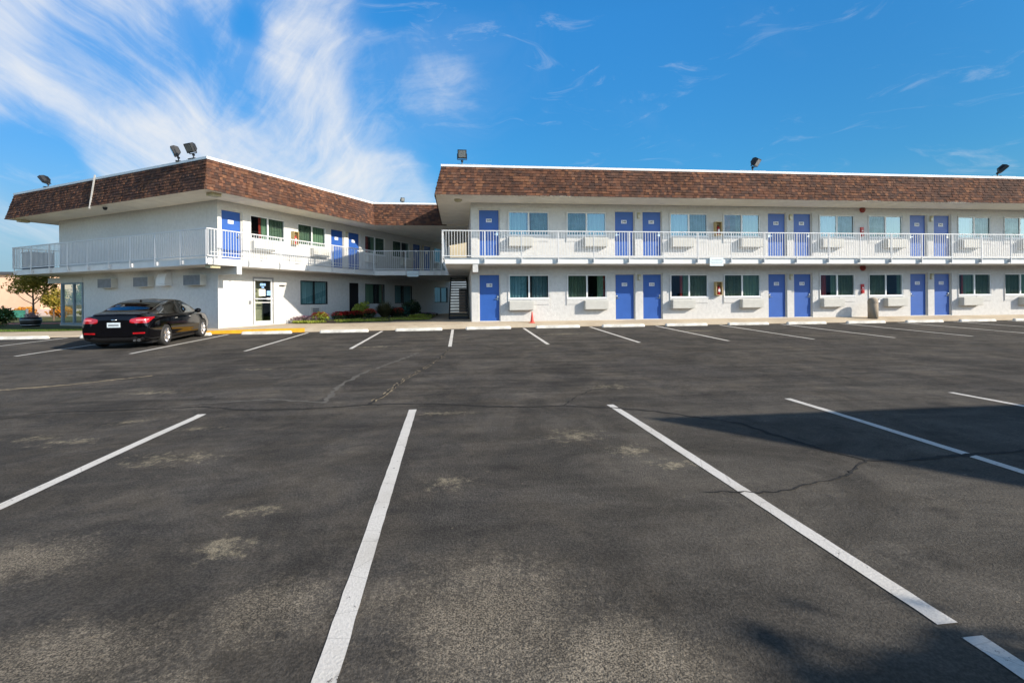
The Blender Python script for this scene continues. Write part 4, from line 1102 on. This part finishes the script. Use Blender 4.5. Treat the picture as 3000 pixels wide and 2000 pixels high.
    if s > 0: link('exhaust_tip', tx.mesh('exhaust_tip', 'chrome'), car)
b = MB(); b.box(-.80, -2.05, .15, .80, 2.1, .30); b.box(-.79, AX_R - .37, .2, .79, AX_R + .37, .68); b.box(-.79, AX_F - .37, .2, .79, AX_F + .37, .66); link('underbody', b.mesh('underbody', 'car_trim'), car)
cpart('lower_bumper', 'car_trim', lambda x, y, z, v: y < -2.26 and z < .36 and abs(x) < .74, .006)
yb = -2.436
b = MB(); b.box(-.165, yb - .016, .66, .165, yb - .004, .80); pt = link('licence_plate', b.mesh('licence_plate', 'plate_white'), car)
b = MB(); b.box(-.13, yb - .019, .70, .13, yb - .016, .75); link('lettering', b.mesh('lettering', 'grey_metal'), pt)
b = MB(); b.lathe([(.075, 0), (.075, .012), (0, .016)], 20, Matrix.Translation((0, -2.418, .875)) @ Matrix.Rotation(radians(75), 4, 'X') @ Matrix.Diagonal((1, .42, 1, 1))); link('badge', b.mesh('badge', 'chrome'), car)
b = MB(); b.box(-.60, -2.424, .705, -.44, -2.416, .725); b.box(.42, -2.424, .71, .53, -2.416, .725); link('model_badge', b.mesh('model_badge', 'chrome'), car)
b = MB(); rows = [[(-.012, -.98, 1.37), (.012, -.98, 1.37)], [(-.010, -.93, 1.425), (.010, -.93, 1.425)], [(-.006, -.86, 1.40), (.006, -.86, 1.40)]]; b.grid(rows, False); b.bar((0, -.97, 1.36), (0, -.92, 1.425), .03, .05); link('antenna', b.mesh('antenna', 'carpaint'), car)
b = MB(); b.bar((-.73, -2.345, .335), (.73, -2.345, .335), .02, .016); link('bumper_strip', b.mesh('bumper_strip', 'chrome'), car)
CAR_H = radians(6.6); hv = Vector((-sin(CAR_H), cos(CAR_H), 0)); rv = Vector((cos(CAR_H), sin(CAR_H), 0))
ra = Vector((-9.27, 16.3, 0)) - rv * .92; cc = ra - hv * AX_R; fa = ra + hv * 2.8
car.location = (cc.x, cc.y, (gz(ra.x, ra.y) + gz(fa.x, fa.y)) / 2); slope = (gz(fa.x, fa.y) - gz(ra.x, ra.y)) / 2.8
car.rotation_euler = (math.atan(slope), 0, CAR_H)

# ------------------------------------------------------------------ plants
def leaf_cloud(mb, c, rad, n, size, rnd, shell=.45, nf=2.2, thr=-.35, aspect=2., droop=0.):
    """n small leaves spread through an uneven volume around c"""
    c = Vector(c); k = 0; tries = 0
    while k < n and tries < n * 8:
        tries += 1
        d = Vector((rnd.gauss(0, 1), rnd.gauss(0, 1), rnd.gauss(0, 1))).normalized(); r = (shell + (1 - shell) * rnd.random()) if rnd.random() < .8 else rnd.random()
        p = Vector((d.x * rad[0], d.y * rad[1], d.z * rad[2])) * r
        q = (c + p) * nf / max(rad)
        if noise.noise(q) < thr + .5 * (r - .6): continue
        p *= 1 + .35 * noise.noise(q * .6 + Vector((5, 3, 1)))
        s = size * rnd.uniform(.6, 1.3); a = Vector((rnd.gauss(0, 1), rnd.gauss(0, 1), rnd.gauss(0, .7) - droop)).normalized(); t = a.cross(Vector((rnd.gauss(0, 1), rnd.gauss(0, 1), rnd.gauss(0, 1)))).normalized()
        o = c + p; w = s / aspect
        mb.poly([o - a * s * .5, o + t * w * .5, o + a * s * .5, o - t * w * .5]); k += 1

def trunk(mb, base, h, r, rnd, limbs=5, spread=.6, lh=.45):
    base = Vector(base); pts = []
    for i in range(6): pts.append(base + Vector((noise.noise((i * .7, base.x, 1)) * .12 * h / 4 * i / 3, noise.noise((i * .7, base.y, 5)) * .12 * h / 4 * i / 3, h * i / 5)))
    mb.tube(pts, r, 8, [r * (1.25 - .75 * i / 5) for i in range(6)])
    for k in range(limbs):
        a = 2 * pi * k / limbs + rnd.random(); z = h * (lh + .5 * rnd.random() * (1 - lh)); s = base + Vector((0, 0, z)); L = spread * rnd.uniform(.6, 1)
        mb.tube([s, s + Vector((cos(a) * L * .5, sin(a) * L * .5, L * .35)), s + Vector((cos(a) * L, sin(a) * L, L * .9))], r * .4, 6, [r * .5, r * .35, r * .12])

def tree(name, label, cat, loc, h, crown_r, trunk_r, leaves, leaf, mat, seed, clumps=6, base=.35, group=None, cr=.5):
    rnd = random.Random(seed); t = thing(name, label, cat, loc, 0, group)
    b = MB(); trunk(b, (0, 0, -.05), h * .72, trunk_r, rnd, 6, crown_r * .8, base); b.build('trunk', 'bark', t, world=False)
    b = MB()
    for k in range(clumps):
        a = 2 * pi * k / clumps + rnd.random(); rr = crown_r * rnd.uniform(.25, .62); z = h * (base + (1 - base) * rnd.uniform(.25, .85))
        leaf_cloud(b, (cos(a) * rr, sin(a) * rr, z), (crown_r * cr, crown_r * cr, h * (1 - base) * .56 * cr), leaves // clumps, leaf, rnd)
    leaf_cloud(b, (0, 0, h * (base + (1 - base) * .55)), (crown_r * .85, crown_r * .85, h * (1 - base) * .46), leaves // (3 if cr > .4 else 6), leaf, rnd)
    b.build('crown', mat, t, world=False); return t

def shrub(name, label, cat, loc, rad, n, leaf, mat, seed, flower=None, nfl=0, group=None, aspect=2.):
    rnd = random.Random(seed); t = thing(name, label, cat, loc, 0, group)
    b = MB()
    for k in range(6):
        a = rnd.random() * 6.28; b.tube([(0, 0, -.03), (cos(a) * rad[0] * .4, sin(a) * rad[1] * .4, rad[2] * .9), (cos(a) * rad[0] * .6, sin(a) * rad[1] * .6, rad[2] * 1.5)], .012, 5, [.014, .01, .004])
    b.build('stem', 'bark', t, world=False)
    b = MB(); leaf_cloud(b, (0, 0, rad[2]), rad, n, leaf, rnd, .5, aspect=aspect); b.build('foliage', mat, t, world=False)
    if flower:
        b = MB(); 
        for k in range(nfl):
            a = rnd.random() * 6.28; e = rnd.uniform(.1, 1.); r = math.sqrt(rnd.random())
            c = Vector((cos(a) * r * rad[0] * 1.02, sin(a) * r * rad[1] * 1.02, rad[2] * (1 + .98 * math.sqrt(max(0, 1 - r * r)) + rnd.uniform(-.15, .12))))
            for m_ in range(4):
                q = rnd.random() * 6.28; s = leaf * .55; d = Vector((cos(q) * s, sin(q) * s, s * .35)); n_ = Vector((-sin(q) * s * .5, cos(q) * s * .5, 0)); b.poly([c, c + d * .6 + n_, c + d, c + d * .6 - n_])
        b.build('blossoms', flower, t, world=False)
    return t
bz = lambda x, y: wz(x, 24) + .05
shrub('flower_bush', 'low dusty pink flower bush at the left tip of the planting bed', 'flower bush', (-7.35, 23.55, bz(-7.3, 0)), (.62, .4, .15), 1500, .07, 'leaf_grey', 1, 'flower_purple', 90, 'flowering bushes in the planting bed')
shrub('flower_bush', 'lime leaved bush with red flowers left of the long red row', 'flower bush', (-6.75, 24.0, bz(-6.7, 0)), (.42, .35, .22), 1100, .10, 'leaf_lime', 2, 'flower_red', 110, 'flowering bushes in the planting bed')
for k, (x, y, lab) in enumerate([(-6.0, 24.6, 'bright red flower bush first in the row left of the black doorway'), (-5.72, 25.1, 'bright red flower bush in the middle of the row by the black doorway'), (-5.42, 25.75, 'bright red flower bush directly below the black doorway')]):
    shrub('flower_bush', lab, 'flower bush', (x, y, bz(x, 0)), (.38, .34, .22), 800, .09, 'leaf_dark', 5 + k, 'flower_red', 260, 'flowering bushes in the planting bed')
shrub('flower_bush', 'coral red flower bush left of the round ornamental grass', 'flower bush', (-4.62, 25.2, bz(-4.6, 0)), (.34, .3, .27), 700, .09, 'leaf_dark', 9, 'flower_coral', 300, 'flowering bushes in the planting bed')
shrub('flower_bush', 'coral red flower bush between the ornamental grass and the dark shrub', 'flower bush', (-3.35, 26.6, bz(-3.3, 0)), (.34, .3, .27), 700, .09, 'leaf_dark', 10, 'flower_coral', 260, 'flowering bushes in the planting bed')
shrub('flower_bush', 'small purple flower bush at the shaded foot of the staircase', 'flower bush', (-1.95, 27.8, bz(-2, 0)), (.7, .4, .12), 900, .07, 'leaf_dark', 12, 'flower_purple', 160, 'flowering bushes in the planting bed')
shrub('leafy_shrub', 'tall yellow green leafy shrub in front of the black doorway', 'shrub', (-5.35, 26.9, bz(-5.3, 0)), (.48, .48, .46), 900, .17, 'leaf_lime', 13, group='shrubs in the planting bed', aspect=2.6)
shrub('leafy_shrub', 'dark bushy shrub under the second ground floor window of the wing', 'shrub', (-2.75, 27.7, bz(-2.7, 0)), (.62, .5, .48), 1500, .12, 'leaf_dark', 14, group='shrubs in the planting bed')
shrub('leafy_shrub', 'small blue green shrub beside the coral flowers', 'shrub', (-3.0, 26.8, bz(-3, 0)), (.3, .28, .33), 700, .10, 'leaf_blue', 15, group='shrubs in the planting bed')
shrub('leafy_shrub', 'low dark red shrub between the ornamental grass and the wall', 'shrub', (-3.75, 27.5, bz(-3.7, 0)), (.75, .4, .3), 1000, .10, 'leaf_dark', 16, 'flower_purple', 60, group='shrubs in the planting bed')
shrub('leafy_shrub', 'pale lime ground shrub near the foot of the staircase', 'shrub', (-2.1, 25.7, bz(-2, 0)), (.6, .35, .12), 800, .08, 'leaf_lime', 17, group='shrubs in the planting bed')
# round clump of ornamental grass
t = thing('grass_clump', 'rounded clump of dark arching ornamental grass in the planting bed', 'ornamental grass', (-4.05, 26.4, bz(-4, 0)))
b = MB(); rnd = random.Random(40)
for k in range(1500):
    a = rnd.random() * 6.283; L = rnd.uniform(.55, 1.0); sp = rnd.uniform(.1, .85); p0 = Vector((cos(a) * .1, sin(a) * .1, 0)); d = Vector((cos(a), sin(a), 0)); sd = Vector((-d.y, d.x, 0)) * .008
    pts = [p0 + d * (sp * s * L) + Vector((0, 0, L * (1.25 * s - (.85 * sp + .1) * s * s))) for s in (0, .35, .7, 1)]
    for i in range(3): b.poly([pts[i] - sd, pts[i] + sd, pts[i + 1] + sd * (.7 if i < 2 else .1), pts[i + 1] - sd * (.7 if i < 2 else .1)])
b.build('blade_tuft', 'grass_clump', t, world=False)

# ------------------------------------------------------------------ far left background
tree('barrel_tree', 'small olive leaved tree growing at the half barrel on the lawn', 'tree', (-22.95, 28.5, .42), 2.95, 1.15, .05, 2600, .13, 'leaf_olive', 60, 7, .48, 'trees left of the wing')
t = thing('barrel_planter', 'dark half barrel planter standing on the lawn edge', 'planter', (-22.6, 27.9, .30))
b = MB(); b.lathe([(0, 0), (.34, 0), (.43, .27), (.42, .5), (.37, .5), (.36, .42), (0, .42)], 22); bb = b.build('barrel', 'car_trim', t, world=False)
b = MB(); b.lathe([(.375, .09), (.385, .09), (.398, .13), (.388, .13)], 22); b.lathe([(.437, .36), (.442, .36), (.438, .41), (.433, .41)], 22); b.build('hoop', 'grey_metal', bb, world=False)
b = MB(); leaf_cloud(b, (0, 0, .55), (.36, .36, .2), 500, .09, random.Random(4)); b.build('foliage', 'leaf_grey', t, world=False)
shrub('green_bush', 'rounded green bush at the left edge of the photo', 'shrub', (-26.4, 30.2, .3), (1.0, .9, .55), 2200, .16, 'leaf', 61)
tree('far_tree', 'yellow green tree behind the half barrel, close to the white wall', 'tree', (-31.2, 40.5, .2), 2.7, 1.05, .06, 2200, .16, 'leaf_olive', 62, 6, .35, 'trees left of the wing')
tree('far_tree', 'dark green tree far behind, at the right of the orange building', 'tree', (-46.5, 66, .2), 4.1, 2.2, .12, 1800, .3, 'leaf', 63, 6, .3, 'trees left of the wing')
for k, (x, y, lab, mt_) in enumerate([(-39.5, 48, 'orange flowering hedge bush nearest the barrel', 'leaf_gold'), (-37.2, 49, 'orange flowering hedge bush in the middle of the row', 'leaf_gold'), (-35.4, 50, 'olive yellow hedge bush at the right of the row', 'leaf_olive'), (-41.8, 47, 'dark red leaved hedge bush at the left of the row', 'flower_coral')]):
    shrub('hedge_bush', lab, 'shrub', (x, y, .2), (1.1, .7, .55), 900, .22, mt_, 70 + k, group='coloured bushes beyond the lawn')
tag(surface_grid(frange(-75, -17, 10), [33.6, 34.6, 35.9], lambda x, y: .235).build('red_path', 'red_strip'), kind='structure')
tag(surface_grid(frange(-90, -20, 10), [52.5, 55.0, 58.5], lambda x, y: .25).build('road', 'walk'), kind='structure')
t = thing('orange_building', 'long orange stucco building with a dark roof edge, at the far left', 'building', (-70, 62, .2))
b = MB(); b.box(-110, 62, -.2, -49.2, 85, 5.0); b.build('wall', 'orange_wall', t)
b = MB(); b.box(-110.2, 61.7, 4.95, -48.9, 85.2, 5.32); b.build('roof_edge', 'roof_dark', t)
t = thing('low_white_house', 'low white house with a grey roof beyond the far trees', 'house', (-44, 84, .2))
b = MB(); b.box(-50, 82, -.2, -34, 92, 2.4); b.build('wall', 'pink_wall', t)
b = MB()
b.poly([(-50.6, 81.4, 2.35), (-33.4, 81.4, 2.35), (-34.5, 87, 3.3), (-49.5, 87, 3.3)]); b.poly([(-50.6, 92.6, 2.35), (-49.5, 87, 3.3), (-34.5, 87, 3.3), (-33.4, 92.6, 2.35)]); b.poly([(-50.6, 81.4, 2.35), (-49.5, 87, 3.3), (-50.6, 92.6, 2.35)]); b.poly([(-33.4, 81.4, 2.35), (-33.4, 92.6, 2.35), (-34.5, 87, 3.3)])
b.build('roof', 'grey_metal', t)
for x in (-48, -43, -38):
    b = MB(); b.box(x, 81.95, .9, x + 1.5, 82.02, 2.0); b.build('window', 'black_frame', t)
t = thing('garden_wall', 'low pale wall along the far road', 'wall', (-38, 57.5, .2)); b = MB(); b.box(-60, 59.5, 0, -22, 59.8, .95); b.build('panel', 'pink_wall', t)
b = MB()
for x in frange(-60, -22, 8): b.box(x - .2, 59.4, 0, x + .2, 59.9, 1.1)
b.build('pier', 'pink_wall', t)
t = thing('screen_fence', 'dark green screened fence beyond the half barrel', 'fence', (-36, 45, .2)); b = MB(); b.box(-42.5, 45.9, .35, -37.5, 45.95, 1.0); b.build('mesh_panel', 'green_fence', t)
b = MB()
for x in frange(-42.5, -37.5, 3): b.box(x - .04, 45.84, .0, x + .04, 46.02, 1.1)
b.build('post', 'grey_metal', t)
t = thing('red_car', 'small red car on the far road', 'car', (-33.5, 55, .25)); b = MB()
rows = [[(-33.5 + sx * w, 55 + yy, .25 + z) for w, z in ((.72, .25), (.85, .5), (.8, .8), (.62 * k + .1, 1.0 + .42 * k), (0, 1.05 + .42 * k))] for yy, k, sx in ((-2.1, 0, 1), (-1.6, .1, 1), (-.9, 1, 1), (.4, 1, 1), (1.1, .05, 1), (2.1, 0, 1))]
b.grid(rows, True); b.grid([[(-67 - p[0], p[1], p[2]) for p in r] for r in rows], True); b.build('body', 'car_red', t)
for yy in (-1.3, 1.35):
    for sx in (-.78, .78):
        b = MB(); b.lathe([(0, -.1), (.33, -.1), (.33, .1), (0, .1)], 18, Matrix.Translation((-33.5 + sx, 55 + yy, .58)) @ Matrix.Rotation(radians(90), 4, 'Y')); b.build('wheel', 'tyre', t)

t = thing('rear_building', 'beige building glimpsed through the stair passage behind the motel', 'building', (2, 45, .3))
b = MB(); wall_panel(b, -9, 14, -.5, 8.2, [(-1.35, -.45, 3.6, 5.0), (-.1, .75, .1, 2.3), (2.5, 4, 3.6, 5.0)]); b.box(-9, .17, -.5, 14, 8, 8.2); b.v = [(x, y + 45, z + .3) for x, y, z in b.v]; b.build('wall', 'tan_panel2', t)
b = MB(); b.box(-9, 44.93, -.2, -.1, 45.0, 3.3); b.box(.75, 44.93, -.2, 14, 45.0, 3.3); b.box(-.1, 44.93, 2.6, .75, 45.0, 3.3); b.build('plinth', 'pale_plinth', t)  # added band, passage shade painted into its blue-grey colour
b = MB(); b.box(-9.2, 44.8, 8.5, 14.2, 53.2, 8.8); b.build('roof', 'roof_dark', t)
b = MB(); b.box(-1.35, 45.08, 3.9, -.45, 45.12, 5.3); b.build('window', 'black_frame', t)
b = MB(); b.box(-.1, 45.08, .4, .75, 45.12, 2.6); b.build('door', 'door_dark', t)
# ------------------------------------------------------------------ across the car park (behind the photographer): what throws the shadows and shows in the glass
t = thing('opposite_building', 'flat roofed white building across the car park, casting the broad shadow', 'building', (22, -8, -.07))
foot = [(13.3, -.45), (84, -.45), (84, -22), (31.0, -22)]; eave = [(12.55, .16), (85, .16), (85, -23), (31.4, -23)]
b = MB(); b.prism(foot, -.2, 5.0); b.build('wall', 'stucco', t)
b = MB(); b.prism(eave, 5.0, 5.5); b.build('roof', 'soffit', t)
for x in frange(15, 80, 13):
    b = MB(); b.box(x, -.44, .8, x + 1.5, -.40, 2.0); b.build('window', 'black_frame', t)
tree('shade_tree', 'leafy tree beside the opposite building, casting the dappled shadow', 'tree', (9.18, -3.40, -.07), 4.3, 1.75, .09, 10500, .24, 'leaf', 80, 20, .48, None, .25)
t = thing('opposite_row', 'long low grey building beyond the street trees', 'building', (-30, -36, -.1))
b = MB(); b.box(-85, -46, -.3, 60, -36, 5.2); b.build('wall', 'flat_roof', t)
b = MB(); b.box(-86, -47, 5.2, 61, -35.4, 5.8); b.build('roof', 'roof_dark', t)
for x in frange(-80, 10, 12):
    b = MB(); b.box(x, -36.06, 1, x + 2, -35.98, 2.3); b.build('window', 'black_frame', t)
for k, (x, y, h) in enumerate([(-40, -27, 6.5), (-30, -25, 5.6), (-19, -28, 7.0), (-8, -26, 5.8), (2, -29, 7.2), (12, -30, 6.4), (18.5, -27, 6.9)]):
    tree('roadside_tree', 'dark street tree %s of the row behind the photographer' % ('first', 'second', 'third', 'fourth', 'fifth', 'sixth', 'seventh')[k].replace('first', 'first'), 'tree', (x, y, -.1), h, 3.6, .2, 1500, .6, 'leaf_dark', 90 + k, 7, .22, 'street trees across the car park')

# ------------------------------------------------------------------ camera, sun, sky
cam = bpy.data.cameras.new('camera'); cam.sensor_width = 36; cam.lens = 1400 / 3000 * 36; cam.shift_y = -.04; cam.clip_end = 5000; cam.clip_start = .05
co = bpy.data.objects.new('camera', cam); COL.objects.link(co); scn.camera = co
A = radians(6.2); RO = .0085; H = 1.48
Fw = Vector((sin(A), cos(A), 0)); Rt = Vector((cos(A), -sin(A), 0)); Up = Vector((0, 0, 1))
R2 = Rt * cos(RO) - Up * sin(RO); U2 = Up * cos(RO) + Rt * sin(RO)
mt = Matrix((R2, U2, -Fw)).transposed().to_4x4(); mt.translation = (0, 0, H); co.matrix_world = mt

EL = radians(25.4); AZ = (.866, -.500)
sd = Vector((AZ[0] * cos(EL), AZ[1] * cos(EL), sin(EL)))
sun = bpy.data.lights.new('sun', 'SUN'); sun.energy = 4.25; sun.angle = radians(.53); sun.color = (1., .905, .775)
so = bpy.data.objects.new('sun', sun); COL.objects.link(so); so.rotation_euler = sd.to_track_quat('Z', 'Y').to_euler(); so.location = (20, -12, 15)

world = bpy.data.worlds.new('World'); scn.world = world; world.use_nodes = True
t = NT.__new__(NT); t.t = world.node_tree; t.t.nodes.clear(); t.n = t.t.nodes; t.l = t.t.links
sky = t.add('ShaderNodeTexSky', sky_type='NISHITA', sun_disc=False, sun_elevation=EL, sun_rotation=atan2(AZ[0], AZ[1]), altitude=200, air_density=1.0, dust_density=.6, ozone_density=1.6)
tc = t.add('ShaderNodeTexCoord').outputs['Generated']
raw = sky.outputs[0]
skyc = t.add('ShaderNodeHueSaturation', ins={'Hue': .5, 'Saturation': 1.32, 'Value': 1.0, 'Fac': 1., 'Color': raw}).outputs[0]
skyc = t.mix(1., skyc, (.43, .93, 1.06), 'MULTIPLY')
tc0 = t.add('ShaderNodeTexCoord').outputs['Generated']
z0 = t.add('ShaderNodeSeparateXYZ', ins={0: tc0}).outputs[2]
sdot = t.add('ShaderNodeVectorMath', operation='DOT_PRODUCT', ins={0: tc0, 1: tuple(sd)}).outputs['Value']
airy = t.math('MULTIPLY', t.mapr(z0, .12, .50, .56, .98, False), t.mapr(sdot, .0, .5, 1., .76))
y0 = t.add('ShaderNodeSeparateXYZ', ins={0: tc0}).outputs[1]; rear_fill = t.mapr(y0, .05, -.35)  # added fill light: sky brightened in the half behind the camera
airy = t.math('ADD', t.math('MULTIPLY', airy, t.math('SUBTRACT', 1., rear_fill)), t.math('MULTIPLY', rear_fill, 1.32))
airy = t.math('MULTIPLY', airy, t.mapr(z0, .54, .78, 1., .12))  # overhead sky dimmed out of frame to deepen shade on the ground
anti = t.mapr(sdot, -.35, -.95)
skyc = t.mix(anti, skyc, t.mix(1., skyc, (1.25, .70, .72), 'MULTIPLY'))
low = t.mapr(z0, .24, .0)
skyc = t.mix(t.math('MULTIPLY', low, .85), skyc, (2.0, 3.3, 4.6))
skyc = t.mix(rear_fill, skyc, t.mix(1., raw, (.92, .98, 1.0), 'MULTIPLY'))
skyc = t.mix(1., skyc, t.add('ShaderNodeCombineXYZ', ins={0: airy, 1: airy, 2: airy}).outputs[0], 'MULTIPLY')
# cirrus: directions warped by noise, gathered along a few sweeping bands
wv = t.add('ShaderNodeTexNoise', ins={'Vector': tc, 'Scale': 2.2, 'Detail': 3., 'Roughness': .55}).outputs[1]
wsub = t.add('ShaderNodeVectorMath', operation='SUBTRACT', ins={0: wv, 1: (.5, .5, .5)}).outputs[0]
wsc = t.add('ShaderNodeVectorMath', operation='SCALE', ins={0: wsub, 'Scale': .20}).outputs[0]
D = t.add('ShaderNodeVectorMath', operation='ADD', ins={0: tc, 1: wsc}).outputs[0]
Dn = t.add('ShaderNodeVectorMath', operation='NORMALIZE', ins={0: D}).outputs[0]
def pixdir(px, py):
    u = (px - 1500) / 1400; v = -(py - 880) / 1400
    return (Rt * u + Up * v + Fw).normalized()
BLOBS = [(60, 60, .20, .8), (40, 260, .20, .9), (200, 420, .18, .95), (380, 520, .15, 1.0), (560, 560, .16, 1.05), (720, 520, .17, 1.05), (820, 430, .16, 1.0), (880, 330, .14, .66), (930, 200, .11, .8), (1005, 30, .12, .8), (1010, 540, .17, .55), (1200, 470, .24, .16), (1180, 350, .17, .16), (1330, 420, .20, .10), (650, 60, .14, .75), (560, 20, .12, .7), (1150, 580, .10, .8), (360, 160, .10, .45), (280, 330, .12, .6), (700, 330, .12, .7), (1120, 200, .18, .10), (-300, 200, .35, .8), (620, 640, .12, .9), (640, 430, .16, .9), (500, 350, .15, .6), (720, 300, .14, .3), (1300, 330, .28, .05), (1050, 620, .14, .5), (760, 540, .20, .45), (450, 430, .18, .3), (90, 590, .05, .5), (200, 60, .16, .5), (420, 40, .14, .5)]
HOLES = [(330, 215, .10, .55), (690, 170, .13, .75), (70, 450, .08, .6), (50, 540, .09, .7), (150, 560, .07, .5), (800, 60, .05, .4), (1180, 60, .07, .5)]
def blobsum(lst):
    acc = None
    for px, py, r, s in lst:
        d = pixdir(px, py); dt = t.add('ShaderNodeVectorMath', operation='DOT_PRODUCT', ins={0: Dn, 1: tuple(d)}).outputs['Value']
        m_ = t.mapr(dt, cos(r), 1.0, 0, s); acc = m_ if acc is None else t.math('ADD', acc, m_)
    return acc
cover = t.math('SUBTRACT', t.math('MINIMUM', blobsum(BLOBS), 1.25), blobsum(HOLES))
# streaky fibres, combed along the direction the cirrus runs in each part of the sky
def comb(px, py, dx, dy, along, across):
    d = pixdir(px, py); a = (Rt * dx + Up * dy).normalized(); n = d.cross(a).normalized(); a = n.cross(d)
    dots = [t.math('MULTIPLY', t.add('ShaderNodeVectorMath', operation='DOT_PRODUCT', ins={0: D, 1: tuple(v)}).outputs['Value'], k) for v, k in ((a, along), (n, across), (d, along))]
    return t.add('ShaderNodeCombineXYZ', ins={0: dots[0], 1: dots[1], 2: dots[2]}).outputs[0]
def fibre(v): return t.noise(v, 1., 9, .63, .7)
fa = fibre(comb(250, 350, 1, -.62, 2.2, 13.)); fb = fibre(comb(900, 250, .62, 1, 2.4, 12.)); fc = fibre(comb(1300, 330, 1, .22, 2.2, 13.))
fa2 = fibre(comb(300, 420, 1, -.55, 5., 34.)); fb2 = fibre(comb(850, 330, .8, .75, 5., 32.)); fc2 = fibre(comb(1300, 420, 1, .12, 5., 34.))
rx = t.add('ShaderNodeVectorMath', operation='DOT_PRODUCT', ins={0: Dn, 1: tuple(Rt)}).outputs['Value']
wa = t.mapr(rx, -.60, -.34); wb = t.mapr(rx, -.36, -.08)
def blend3(a, b_, c): return t.math('ADD', t.math('MULTIPLY', a, t.math('SUBTRACT', 1., wa)), t.math('ADD', t.math('MULTIPLY', b_, t.math('MULTIPLY', wa, t.math('SUBTRACT', 1., wb))), t.math('MULTIPLY', c, t.math('MULTIPLY', wa, wb))))
fib = blend3(fa, fb, fc); fib2 = blend3(fa2, fb2, fc2)
puff = t.noise(D, 3.0, 8, .62, 1.0); fine = t.noise(D, 14., 6, .7, .6)
dens = t.math('ADD', t.math('MULTIPLY', cover, .64), t.math('ADD', t.math('MULTIPLY', t.math('SUBTRACT', fib, .5), 1.15), t.math('ADD', t.math('MULTIPLY', t.math('SUBTRACT', puff, .5), 1.25), t.math('ADD', t.math('MULTIPLY', t.math('SUBTRACT', fib2, .5), .6), t.math('MULTIPLY', t.math('SUBTRACT', fine, .5), .35)))))
dens = t.math('MULTIPLY', t.mapr(dens, .05, 1.24, 0, .97), t.mapr(cover, .02, .35))
veil = t.mapr(t.math('ADD', cover, t.math('MULTIPLY', t.math('SUBTRACT', puff, .5), 1.6)), .0, 1.9, 0, .40)
wisp = t.math('MULTIPLY', t.mapr(t.noise(t.add('ShaderNodeMapping', ins={0: D, 2: (0, .4, .6), 3: (2., 2., 8.)}).outputs[0], 3.1, 7, .66, 1.), .56, .80), .26)
sepd = t.add('ShaderNodeSeparateXYZ', ins={0: tc}).outputs[2]
dens = t.math('MAXIMUM', dens, t.math('MAXIMUM', veil, wisp)); dens = t.math('MULTIPLY', dens, t.mapr(sepd, .0, .06))
SKY_S = .15
CLOUD = 3.7
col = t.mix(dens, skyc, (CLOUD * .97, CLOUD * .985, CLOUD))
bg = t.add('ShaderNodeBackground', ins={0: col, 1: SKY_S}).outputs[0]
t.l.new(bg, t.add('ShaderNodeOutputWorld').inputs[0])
scn.view_settings.view_transform = 'Standard'; scn.view_settings.look = 'None'; scn.view_settings.gamma = 1; scn.view_settings.exposure = .7
scn.cycles.max_bounces = 8; scn.cycles.transparent_max_bounces = 16; scn.cycles.use_denoising = True
